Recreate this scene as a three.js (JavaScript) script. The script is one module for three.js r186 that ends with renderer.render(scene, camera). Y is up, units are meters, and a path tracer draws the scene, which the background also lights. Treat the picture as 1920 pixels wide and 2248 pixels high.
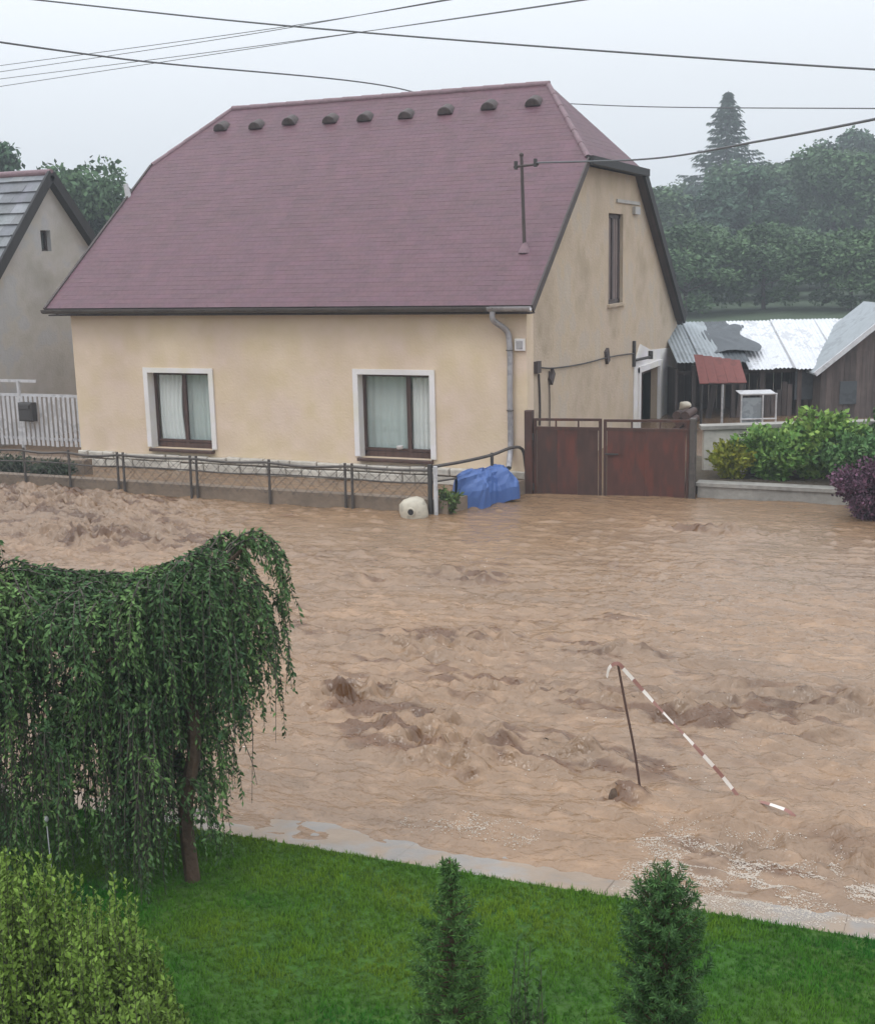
import * as THREE from 'three';
import { mergeGeometries } from 'three/addons/utils/BufferGeometryUtils.js';

// ---------------------------------------------------------------- camera, sky, sun, exposure
const scene = new THREE.Scene();
const camera = new THREE.PerspectiveCamera(45.37, 874 / 1024, 0.1, 900);
camera.rotation.order = 'YXZ';
camera.position.set(5.965, 3.44, 17.14);
camera.rotation.set(-0.2027, 0.4057, -0.0227);

const SKY_W = 512, SKY_H = 256;
{
  const d = new Float32Array(SKY_W * SKY_H * 4);
  for (let j = 0; j < SKY_H; j++) for (let i = 0; i < SKY_W; i++) {
    const el = ((j + 0.5) / SKY_H - 0.5) * Math.PI, az = (i / SKY_W) * Math.PI * 2;
    const s = Math.max(0, Math.sin(el));
    let c = 0, a = 0.5;                                   // faint layered cloud, periodic in azimuth
    for (let o = 1; o <= 4; o++) { c += a * Math.sin(az * (o * 3 - 1) + Math.sin(el * 9 * o + o) * 1.7 + o * 2.1) * Math.cos(el * (6 + o * 5) + o); a *= 0.55; }
    const L = 0.79 * (1 + 1.9 * Math.pow(s, 1.2)) * (1 + 0.035 * c);
    const k = (j * SKY_W + i) * 4;
    d[k] = L * 0.965; d[k + 1] = L * 1.02; d[k + 2] = L * 1.085; d[k + 3] = 1;
  }
  const t = new THREE.DataTexture(d, SKY_W, SKY_H, THREE.RGBAFormat, THREE.FloatType);
  t.mapping = THREE.EquirectangularReflectionMapping; t.magFilter = t.minFilter = THREE.LinearFilter; t.wrapS = THREE.RepeatWrapping; t.needsUpdate = true;
  scene.background = t; scene.environment = t;
}
const sun = new THREE.DirectionalLight(new THREE.Color().setRGB(1, 0.97, 0.92), 0.7);
sun.position.set(-9, 26, 20); sun.target.position.set(0, 0, 2);
sun.castShadow = true; sun.shadow.radius = 40; sun.shadow.mapSize.set(2048, 2048);
Object.assign(sun.shadow.camera, { left: -30, right: 30, top: 30, bottom: -30, near: 1, far: 120 });
scene.add(sun, sun.target);
const renderer = new THREE.WebGLRenderer({ antialias: true });
renderer.toneMapping = THREE.LinearToneMapping; renderer.toneMappingExposure = 1.0;
renderer.shadowMap.enabled = true; renderer.shadowMap.type = THREE.PCFSoftShadowMap;
scene.fog = new THREE.FogExp2(new THREE.Color().setRGB(0.7, 0.75, 0.8), 0.0024);

// ---------------------------------------------------------------- helpers
function RNG(s) { return () => { s = (s + 0x6d2b79f5) | 0; let t = Math.imul(s ^ (s >>> 15), 1 | s); t = (t + Math.imul(t ^ (t >>> 7), 61 | t)) ^ t; return ((t ^ (t >>> 14)) >>> 0) / 4294967296; }; }
const V = (x, y, z) => new THREE.Vector3(x, y, z);
const lerp = (a, b, t) => a + (b - a) * t, clamp = (x, a = 0, b = 1) => Math.min(b, Math.max(a, x));
const sm = (a, b, x) => { const t = clamp((x - a) / (b - a)); return t * t * (3 - 2 * t); };
function pl(tab, x) { if (x <= tab[0][0]) return tab[0][1]; for (let i = 1; i < tab.length; i++) if (x <= tab[i][0]) return lerp(tab[i - 1][1], tab[i][1], (x - tab[i - 1][0]) / (tab[i][0] - tab[i - 1][0])); return tab[tab.length - 1][1]; }
function h2(i, j, s) { let n = Math.imul(i, 374761393) ^ Math.imul(j, 668265263) ^ Math.imul(s, 1442695041); n = Math.imul(n ^ (n >>> 13), 1274126177); return ((n ^ (n >>> 16)) >>> 0) / 4294967296; }
function vn(x, y, s = 0, p = 0) {           // value noise 0..1, period p lattice cells when p > 0
  const i = Math.floor(x), j = Math.floor(y), u = x - i, v = y - j, a = u * u * u * (u * (u * 6 - 15) + 10), b = v * v * v * (v * (v * 6 - 15) + 10);
  const w = (n) => (p ? ((n % p) + p) % p : n);
  return lerp(lerp(h2(w(i), w(j), s), h2(w(i + 1), w(j), s), a), lerp(h2(w(i), w(j + 1), s), h2(w(i + 1), w(j + 1), s), a), b);
}
function fbm(x, y, o = 4, s = 0, p = 0) { let v = 0, a = 0.5, n = 0; for (let k = 0; k < o; k++) { v += a * vn(x, y, s + k * 17, p); n += a; a *= 0.5; x *= 2; y *= 2; p *= 2; } return v / n; }
const ridge = (x, y, o, s) => { let v = 0, a = 0.5, n = 0; for (let k = 0; k < o; k++) { v += a * (1 - Math.abs(2 * vn(x, y, s + k * 31) - 1)); n += a; a *= 0.5; x *= 2.03; y *= 2.03; } return v / n; };

const enc = (v) => { v = clamp(v); return Math.round(255 * (v <= 0.0031308 ? v * 12.92 : 1.055 * Math.pow(v, 1 / 2.4) - 0.055)); };
function colorTex(n, metres, f) {           // f(u,v) -> linear grey or [r,g,b]
  const d = new Uint8Array(n * n * 4);
  for (let j = 0; j < n; j++) for (let i = 0; i < n; i++) { const c = f(i / n, j / n), k = (j * n + i) * 4, a = Array.isArray(c) ? c : [c, c, c]; for (let q = 0; q < 3; q++) d[k + q] = enc(a[q]); d[k + 3] = 255; }
  const t = new THREE.DataTexture(d, n, n); t.colorSpace = THREE.SRGBColorSpace; t.wrapS = t.wrapT = THREE.RepeatWrapping; t.magFilter = THREE.LinearFilter; t.minFilter = THREE.LinearMipmapLinearFilter; t.generateMipmaps = true; t.repeat.set(1 / metres, 1 / metres); t.needsUpdate = true; return t;
}
function dataTex(n, metres, f) {
  const d = new Uint8Array(n * n * 4);
  for (let j = 0; j < n; j++) for (let i = 0; i < n; i++) { const v = Math.round(255 * clamp(f(i / n, j / n))), k = (j * n + i) * 4; d[k] = d[k + 1] = d[k + 2] = v; d[k + 3] = 255; }
  const t = new THREE.DataTexture(d, n, n); t.wrapS = t.wrapT = THREE.RepeatWrapping; t.magFilter = THREE.LinearFilter; t.minFilter = THREE.LinearMipmapLinearFilter; t.generateMipmaps = true; t.repeat.set(1 / metres, 1 / metres); t.needsUpdate = true; return t;
}
const C = (r, g, b) => new THREE.Color().setRGB(r, g, b);
const M = (o) => new THREE.MeshStandardMaterial({ roughness: 0.85, side: THREE.DoubleSide, ...o });

// textures
const grain = dataTex(256, 0.9, (u, v) => fbm(u * 32, v * 32, 4, 3, 32));
const plasterMap = colorTex(512, 5.3, (u, v) => { const a = fbm(u * 5, v * 5, 5, 11, 5), b = fbm(u * 20, v * 20, 4, 12, 20), k = 0.9 + 0.2 * (a - 0.5) + 0.12 * (b - 0.5); return [k, k * (1 + 0.05 * (a - 0.5)), k * (1 + 0.22 * (b - 0.5) - 0.14 * (a - 0.5))]; });
const oldPlasterMap = colorTex(512, 4.1, (u, v) => {
  const a = fbm(u * 4, v * 4, 5, 21, 4), b = fbm(u * 14, v * 14, 5, 22, 14), st = fbm(u * 22, v * 3, 4, 23, 0 || 1);
  const k = 0.88 + 0.4 * (a - 0.5) + 0.28 * (b - 0.5), damp = sm(0.55, 0.66, a * 0.6 + b * 0.4);
  return [k * (1 - 0.14 * damp), k * (1 - 0.1 * damp), k * (1 - 0.04 * damp) * (1 + 0.12 * (b - 0.5))];
});
const concreteMap = colorTex(512, 2.7, (u, v) => { const a = fbm(u * 6, v * 6, 5, 31, 6), b = fbm(u * 40, v * 40, 3, 32, 40); const k = 0.8 + 0.5 * (a - 0.5) + 0.3 * (b - 0.5); return [k, k * 0.985, k * 0.96]; });
const tileMap = colorTex(512, 2.3, (u, v) => { const a = fbm(u * 9, v * 9, 4, 41, 9), b = fbm(u * 60, v * 60, 3, 42, 60); const k = 0.85 + 0.3 * (a - 0.5) + 0.35 * (b - 0.5); return [k, k * (1 - 0.1 * (a - 0.5)), k]; });
const woodMap = colorTex(256, 1.4, (u, v) => { const a = fbm(u * 40, v * 3, 4, 51, 0), b = fbm(u * 8, v * 8, 4, 52, 8); return 0.75 + 0.55 * (a - 0.5) + 0.35 * (b - 0.5); });
const rustMap = colorTex(512, 1.7, (u, v) => { const a = fbm(u * 5, v * 3, 5, 61, 0), b = fbm(u * 24, v * 7, 4, 62, 0), r = sm(0.5, 0.68, a * 0.6 + b * 0.4); const k = 0.85 + 0.5 * (b - 0.5); return [k * (0.8 + 0.2 * r), k * (0.76 - 0.05 * r), k * (0.76 - 0.14 * r)]; });
const metalMap = colorTex(256, 1.9, (u, v) => { const a = fbm(u * 5, v * 5, 5, 71, 5), b = fbm(u * 30, v * 30, 3, 72, 30); const dirt = sm(0.52, 0.68, a * 0.55 + b * 0.45); return (0.92 + 0.35 * (a - 0.5) + 0.25 * (b - 0.5)) * (1 - 0.35 * dirt); });
const earthMap = colorTex(256, 1.5, (u, v) => { const a = fbm(u * 8, v * 8, 5, 81, 8); return [0.6 + 0.6 * a, 0.6 + 0.58 * a, 0.6 + 0.5 * a]; });
const rippleBump = dataTex(1024, 0.8, (u, v) => { const w = fbm(u * 6, v * 6, 3, 91, 6); return 0.6 * fbm(u * 12 + w * 1.2, v * 26 + w * 2, 4, 92, 0 || 0) + 0.4 * fbm(u * 30, v * 48, 3, 93, 0); });
const lawnMap = colorTex(512, 3.1, (u, v) => { const a = fbm(u * 5, v * 5, 5, 101, 5), b = fbm(u * 50, v * 50, 3, 102, 50); const k = 0.75 + 0.5 * (b - 0.5); return [k * (0.85 + 0.7 * (a - 0.5)), k * (1 + 0.15 * (a - 0.5)), k * 0.8]; });

const mats = {
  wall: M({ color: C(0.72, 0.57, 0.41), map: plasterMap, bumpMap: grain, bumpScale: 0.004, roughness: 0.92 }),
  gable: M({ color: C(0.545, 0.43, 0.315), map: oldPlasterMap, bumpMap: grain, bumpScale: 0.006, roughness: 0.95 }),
  white: M({ color: C(0.80, 0.765, 0.72), map: plasterMap, bumpMap: grain, bumpScale: 0.003, roughness: 0.8 }),
  tile: M({ color: C(0.128, 0.058, 0.073), map: tileMap, vertexColors: true, roughness: 0.62 }),
  ridge: M({ color: C(0.20, 0.12, 0.135), map: tileMap, roughness: 0.6 }),
  dark: M({ color: C(0.03, 0.027, 0.028), roughness: 0.7, map: woodMap }),
  trim: M({ color: C(0.085, 0.062, 0.058), roughness: 0.7, map: woodMap }),
  brownWood: M({ color: C(0.10, 0.052, 0.04), map: woodMap, roughness: 0.55 }),
  curtain: M({ color: C(0.84, 0.80, 0.80), roughness: 1 }),
  sheer: M({ color: C(0.58, 0.60, 0.59), roughness: 1 }),
  glass: new THREE.MeshPhysicalMaterial({ color: C(0.93, 0.96, 0.95), roughness: 0.03, transmission: 1, thickness: 0, ior: 1.5 }),
  zinc: M({ color: C(0.42, 0.40, 0.41), metalness: 0.35, roughness: 0.5, map: metalMap }),
  steel: M({ color: C(0.105, 0.09, 0.08), metalness: 0.3, roughness: 0.6, map: metalMap }),
  iron: M({ color: C(0.055, 0.05, 0.048), metalness: 0.2, roughness: 0.65 }),
  gateRed: M({ color: C(0.12, 0.046, 0.033), map: rustMap, roughness: 0.6, metalness: 0.1 }),
  gateDark: M({ color: C(0.092, 0.046, 0.034), map: rustMap, roughness: 0.65, metalness: 0.1 }),
  concrete: M({ color: C(0.34, 0.325, 0.30), map: concreteMap, bumpMap: grain, bumpScale: 0.005, roughness: 0.8 }),
  paleConcrete: M({ color: C(0.58, 0.56, 0.51), map: concreteMap, bumpMap: grain, bumpScale: 0.005 }),
  mudConcrete: M({ color: C(0.235, 0.178, 0.132), map: concreteMap, bumpMap: grain, bumpScale: 0.006, roughness: 0.75 }),
  stone: M({ color: C(0.60, 0.56, 0.50), map: concreteMap, bumpMap: grain, bumpScale: 0.008 }),
  greyPlaster: M({ color: C(0.48, 0.455, 0.425), map: oldPlasterMap, bumpMap: grain, bumpScale: 0.006 }),
  greyTile: M({ color: C(0.17, 0.175, 0.185), map: tileMap, vertexColors: true, roughness: 0.42 }),
  whitePaint: M({ color: C(0.56, 0.55, 0.56), map: metalMap, roughness: 0.6 }),
  blue: M({ color: C(0.055, 0.115, 0.31), roughness: 0.5 }),
  cream: M({ color: C(0.52, 0.465, 0.37), roughness: 0.5, map: metalMap }),
  sheetWhite: M({ color: C(0.66, 0.665, 0.69), map: metalMap, roughness: 0.38, metalness: 0.15 }),
  sheetGrey: M({ color: C(0.30, 0.33, 0.35), map: metalMap, roughness: 0.5 }),
  sheetDark: M({ color: C(0.07, 0.08, 0.09), map: metalMap, roughness: 0.6 }),
  planks: [0, 1, 2].map((k) => M({ color: C(0.10 + 0.025 * k, 0.08 + 0.018 * k, 0.074 + 0.016 * k), map: woodMap, roughness: 0.9 })),
  awning: M({ color: C(0.20, 0.058, 0.048), roughness: 0.75, map: metalMap }),
  earth: M({ color: C(0.085, 0.066, 0.045), map: earthMap, bumpMap: grain, bumpScale: 0.02, roughness: 1 }),
  hill: M({ color: C(0.045, 0.07, 0.035), map: earthMap, roughness: 1 }),
  bark: M({ color: C(0.10, 0.06, 0.036), map: woodMap, bumpMap: grain, bumpScale: 0.01 }),
  greyBark: M({ color: C(0.09, 0.075, 0.06), map: woodMap }),
  lawn: M({ color: C(0.05, 0.12, 0.009), map: lawnMap, bumpMap: grain, bumpScale: 0.02, roughness: 1 }),
  leaf: M({ color: C(1, 1, 1), vertexColors: true, roughness: 0.85 }),
  farLeaf: M({ color: C(1, 1, 1), vertexColors: true, roughness: 0.9 }),
  cable: M({ color: C(0.11, 0.115, 0.12), roughness: 0.7 }),
  water: new THREE.MeshPhysicalMaterial({ color: C(0.228, 0.142, 0.083), vertexColors: true, roughness: 0.16, ior: 1.5, bumpMap: rippleBump, bumpScale: 0.016, side: THREE.DoubleSide }),
  foam: M({ color: C(0.54, 0.475, 0.41), roughness: 0.7 }),
};

// geometry
function bx(x0, x1, y0, y1, z0, z1) { const g = new THREE.BoxGeometry(Math.abs(x1 - x0), Math.abs(y1 - y0), Math.abs(z1 - z0)); g.translate((x0 + x1) / 2, (y0 + y1) / 2, (z0 + z1) / 2); return g; }
function bevel(x0, x1, y0, y1, z0, z1, b = 0.01) {      // box with chamfered front outline (extruded along z)
  const s = new THREE.Shape(), w = x1 - x0, h = y1 - y0, d = z1 - z0; s.moveTo(b, b); s.lineTo(w - b, b); s.lineTo(w - b, h - b); s.lineTo(b, h - b); s.closePath();
  const g = new THREE.ExtrudeGeometry(s, { depth: d - 2 * b, bevelEnabled: true, bevelSize: b, bevelThickness: b, bevelSegments: 1 }); g.translate(x0, y0, z0 + b); return g;
}
function rod(a, b, r, r2 = r, n = 8) { const d = V().subVectors(b, a), L = d.length(), g = new THREE.CylinderGeometry(r2, r, L, n); g.translate(0, L / 2, 0); g.applyQuaternion(new THREE.Quaternion().setFromUnitVectors(V(0, 1, 0), d.normalize())); g.translate(a.x, a.y, a.z); return g; }
function beam(a, b, w, h) { const d = V().subVectors(b, a), L = d.length(), g = new THREE.BoxGeometry(w, h, L); g.translate(0, 0, L / 2); const m = new THREE.Matrix4().lookAt(V(0, 0, 0), d.clone().negate(), Math.abs(d.y / L) > 0.95 ? V(0, 0, 1) : V(0, 1, 0)); g.applyMatrix4(m); g.translate(a.x, a.y, a.z); return g; }
function tube(pts, r, seg = 40, n = 6) { return new THREE.TubeGeometry(new THREE.CatmullRomCurve3(pts), seg, r, n, false); }
function taper(pts, r0, r1, seg = 16, n = 7) {          // tube that tapers
  const c = new THREE.CatmullRomCurve3(pts), g = new THREE.TubeGeometry(c, seg, 1, n, false), p = g.attributes.position, P = V();
  for (let i = 0; i <= seg; i++) { c.getPointAt(i / seg, P); const r = lerp(r0, r1, i / seg); for (let j = 0; j <= n; j++) { const k = i * (n + 1) + j; p.setXYZ(k, P.x + (p.getX(k) - P.x) * r, P.y + (p.getY(k) - P.y) * r, P.z + (p.getZ(k) - P.z) * r); } }
  g.computeVertexNormals(); return g;
}
function prism(poly, off) {                              // closed solid: planar polygon (Vector3[]) pushed by off
  const n = poly.length, pos = [], top = poly, bot = poly.map((q) => q.clone().add(off));
  const t = (a, b, c) => pos.push(a.x, a.y, a.z, b.x, b.y, b.z, c.x, c.y, c.z);
  for (let i = 1; i < n - 1; i++) { t(top[0], top[i], top[i + 1]); t(bot[0], bot[i + 1], bot[i]); }
  for (let i = 0; i < n; i++) { const j = (i + 1) % n; t(top[i], bot[i], bot[j]); t(top[i], bot[j], top[j]); }
  const g = new THREE.BufferGeometry(); g.setAttribute('position', new THREE.Float32BufferAttribute(pos, 3)); g.computeVertexNormals(); return g;
}
function extrudeShape(s, depth) { return new THREE.ExtrudeGeometry(s, { depth, bevelEnabled: false, curveSegments: 10 }); }
function uvBox(g) {                                      // uv in metres by the main direction of each face
  g = g.index ? g.toNonIndexed() : g;
  const p = g.attributes.position, uv = new Float32Array(p.count * 2), a = V(), b = V(), c = V(), n = V();
  for (let i = 0; i < p.count; i += 3) {
    a.fromBufferAttribute(p, i); b.fromBufferAttribute(p, i + 1); c.fromBufferAttribute(p, i + 2); n.crossVectors(b.clone().sub(a), c.clone().sub(a));
    const ax = Math.abs(n.x), ay = Math.abs(n.y), az = Math.abs(n.z);
    for (let k = 0; k < 3; k++) { const q = [a, b, c][k]; uv.set(ay >= ax && ay >= az ? [q.x, q.z] : ax >= az ? [q.z, q.y] : [q.x, q.y], (i + k) * 2); }
  }
  const r = new THREE.BufferGeometry(); r.setAttribute('position', p); r.setAttribute('normal', g.attributes.normal); r.setAttribute('uv', new THREE.BufferAttribute(uv, 2));
  if (g.attributes.color) r.setAttribute('color', g.attributes.color);
  return r;
}
const origin = new WeakMap(), used = {};
function numbered(n) { const k = used[n] = (used[n] ?? -1) + 1; return k ? `${n}_${String(k).padStart(3, '0')}` : n; }
function tag(o, label, category, group) { o.userData.label = label; o.userData.category = category; if (group) o.userData.group = group; return o; }
function thing(name, label, category, [x, y, z], group) { const o = new THREE.Group(); o.name = numbered(name); o.position.set(x, y, z); scene.add(o); origin.set(o, V(x, y, z)); return tag(o, label, category, group); }
function part(parent, name, geos, mat, opt = {}) {       // geometries in world metres -> one named mesh under parent
  const list = (Array.isArray(geos) ? geos : [geos]).map((g) => (opt.raw ? g : uvBox(g)));
  const g = list.length > 1 ? mergeGeometries(list) : list[0], o = origin.get(parent) || V(0, 0, 0);
  g.translate(-o.x, -o.y, -o.z);
  const m = new THREE.Mesh(g, mat); m.name = parent === scene ? numbered(name) : name; m.castShadow = m.receiveShadow = true; parent.add(m); origin.set(m, o);
  if (opt.stuff) m.userData.kind = 'stuff';
  if (opt.label) m.userData.label = opt.label;
  return m;
}
function single(name, geos, mat, label, category, at, group, opt) { // a thing that is one mesh, pivot at its base
  const m = part(scene, name, geos, mat, opt); m.geometry.translate(-at[0], -at[1], -at[2]); m.position.set(...at); return tag(m, label, category, group);
}
function struct(name, geos, mat) { const m = part(scene, name, geos, mat); m.userData.kind = 'structure'; return m; }
function rough(g, amp, f, s) { const p = g.attributes.position; for (let i = 0; i < p.count; i++) { const x = p.getX(i), y = p.getY(i), z = p.getZ(i); p.setXYZ(i, x + amp * (vn(y * f + 7, z * f, s) - 0.5), y + amp * (vn(x * f, z * f + 3, s + 1) - 0.5), z + amp * (vn(x * f + 5, y * f, s + 2) - 0.5)); } g.computeVertexNormals(); return g; }

class Leaves {                                           // small folded leaves collected in one geometry
  constructor() { this.p = []; this.n = []; this.c = []; this.i = []; }
  leaf(b, d, s, L, W, col, fold = 0.25) {                // base, direction, side, length, width
    const nx = d.y * s.z - d.z * s.y, ny = d.z * s.x - d.x * s.z, nz = d.x * s.y - d.y * s.x, k = this.p.length / 3, h = fold * W;
    const mx = b.x + d.x * L * 0.45, my = b.y + d.y * L * 0.45, mz = b.z + d.z * L * 0.45;
    this.p.push(b.x, b.y, b.z, mx + s.x * W + nx * h, my + s.y * W + ny * h, mz + s.z * W + nz * h, b.x + d.x * L, b.y + d.y * L, b.z + d.z * L, mx - s.x * W + nx * h, my - s.y * W + ny * h, mz - s.z * W + nz * h);
    for (let q = 0; q < 4; q++) { const e = q === 1 ? -0.35 : q === 3 ? 0.35 : 0; const l = Math.hypot(nx + s.x * e, ny + s.y * e, nz + s.z * e) || 1; this.n.push(-(nx + s.x * e) / l, -(ny + s.y * e) / l, -(nz + s.z * e) / l); this.c.push(...col); }
    this.i.push(k, k + 1, k + 2, k, k + 2, k + 3);
  }
  geo() { const g = new THREE.BufferGeometry(); g.setAttribute('position', new THREE.Float32BufferAttribute(this.p, 3)); g.setAttribute('normal', new THREE.Float32BufferAttribute(this.n, 3)); g.setAttribute('color', new THREE.Float32BufferAttribute(this.c, 3)); g.setIndex(this.i); return g; }
}
function rdir(r) { const z = 2 * r() - 1, a = r() * Math.PI * 2, q = Math.sqrt(1 - z * z); return V(q * Math.cos(a), z, q * Math.sin(a)); }
function sideOf(d, r) { const s = V().crossVectors(d, rdir(r)); return s.lengthSq() < 1e-4 ? sideOf(d, r) : s.normalize(); }
const mixc = (a, b, t, r, j = 0.15) => { const k = 1 + (r() - 0.5) * 2 * j; return [lerp(a[0], b[0], t) * k, lerp(a[1], b[1], t) * k, lerp(a[2], b[2], t) * k]; };

// ---------------------------------------------------------------- ground, hills, water
struct('ground', new THREE.PlaneGeometry(500, 500).rotateX(-Math.PI / 2).translate(0, -0.6, -60), mats.earth);
const hillY = (x, z) => { const d = Math.max(0, -z - 17); return -0.65 + 0.8 * sm(0, 10, d) + 2.0 * sm(6, 110, d) * (0.75 + 0.5 * fbm(x * 0.02 + 4, z * 0.02, 3, 7)) + 2 * sm(90, 150, d) + 0.5 * fbm(x * 0.15, z * 0.15, 3, 9); };
{
  const g = new THREE.PlaneGeometry(220, 170, 80, 70).rotateX(-Math.PI / 2).translate(-10, 0, -101), p = g.attributes.position;
  for (let i = 0; i < p.count; i++) p.setY(i, hillY(p.getX(i), p.getZ(i)));
  g.computeVertexNormals(); struct('hill', g, mats.hill);
}
// flood water: [x, z, radius along x, radius along z, strength] of the rough spots
const boils = [[1.66, 8.77, 0.5, 0.4, 1.2], [1.72, 7.39, 0.65, 0.45, 1.1], [2.41, 9.28, 0.55, 0.4, 1.1], [1.12, 5, 0.9, 0.3, 0.7], [3.24, 1.85, 0.8, 0.25, 0.7], [3.5, 9.33, 0.7, 0.22, 1], [4.15, 8.23, 0.9, 0.35, 0.8], [5.26, 7.67, 0.9, 0.4, 0.8], [-6.45, 2.91, 2.2, 0.9, 1.5], [-4.4, 4.5, 1.6, 0.8, 1.4], [2.26, 7.05, 0.4, 0.2, 0.7], [3.41, 7.03, 0.4, 0.18, 0.8], [3.02, 9.74, 0.6, 0.25, 0.8], [4.11, 9.89, 0.16, 0.12, 1.2], [0.07, 5.45, 0.6, 0.25, 0.6], [2.63, 8.3, 0.6, 0.35, 0.8], [5.3, 10.2, 1.1, 0.45, 0.6], [-8.5, 1.6, 1.6, 0.6, 1.2], [-0.6, 7.5, 1.5, 0.8, 0.35]];
const crests = [[1.35, 8.95, 0.75, 0.1, 0.075, 0.35], [1.75, 7.5, 0.6, 0.08, 0.05, 0.1], [3.45, 9.38, 0.55, 0.07, 0.05, -0.12], [1.12, 5.03, 0.55, 0.09, 0.045, 0.05], [3.3, 1.9, 0.45, 0.1, 0.05, -0.06], [4.3, 8.35, 0.7, 0.06, 0.035, 0.02], [5.2, 7.75, 0.6, 0.07, 0.035, -0.05], [2.5, 9.55, 0.4, 0.07, 0.045, -0.3], [4.1, 9.92, 0.09, 0.06, 0.05, 0], [3.42, 7.05, 0.22, 0.06, 0.035, -0.1], [0.9, 5.6, 0.5, 0.07, 0.03, 0.08], [4.35, 7.55, 0.4, 0.06, 0.03, 0]];
function turb(x, z) { let t = 0; for (const [a, b, u, v, k] of boils) { const q = ((x - a) / u) ** 2 + ((z - b) / v) ** 2; if (q < 9) t += k * Math.exp(-q); } return Math.min(1.5, t); }
function waterY(x, z) {
  const wx = x + 0.5 * (fbm(x * 0.7, z * 0.9, 2, 5) - 0.5), wz = z + 0.35 * (fbm(x * 0.8 + 9, z * 1.1, 2, 6) - 0.5), t = turb(x, z);
  const act = 0.35 + 0.65 * sm(2.2, 6, z) * (1 - 0.5 * sm(10.5, 11.2, z));
  let y = 0.03 * (fbm(wx * 0.8, wz * 1.7, 3, 50) - 0.5) + act * (0.075 * (fbm(wx * 1.8, wz * 4.6, 5, 51) - 0.5) + 0.05 * (ridge(wx * 3.4, wz * 8, 3, 52) - 0.5) + 0.02 * (ridge(wx * 8, wz * 16, 2, 57) - 0.5) * (0.4 + 1.2 * vn(x * 1.1, z * 1.7, 58)));
  y += t * (0.15 * (ridge(wx * 2.6, wz * 5.6, 4, 53) - 0.62) + 0.15 * (ridge(wx * 6, wz * 10, 3, 54) - 0.5));
  for (const [a, b, u, v, k, tilt] of crests) { const dx = x - a, dz = z - b + tilt * dx + 0.14 * (fbm(x * 3 + a, 2.2, 2, 55) - 0.5); const q = (dx / u) ** 2; if (q < 6) { const s = dz / v; y += 1.15 * k * Math.exp(-q) * (0.6 + 0.8 * vn(x * 6, z * 3, 56)) * (s > 0 ? Math.exp(-s * s * 1.6) : Math.exp(-s * s * 0.35)); } }
  return y;
}
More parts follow.
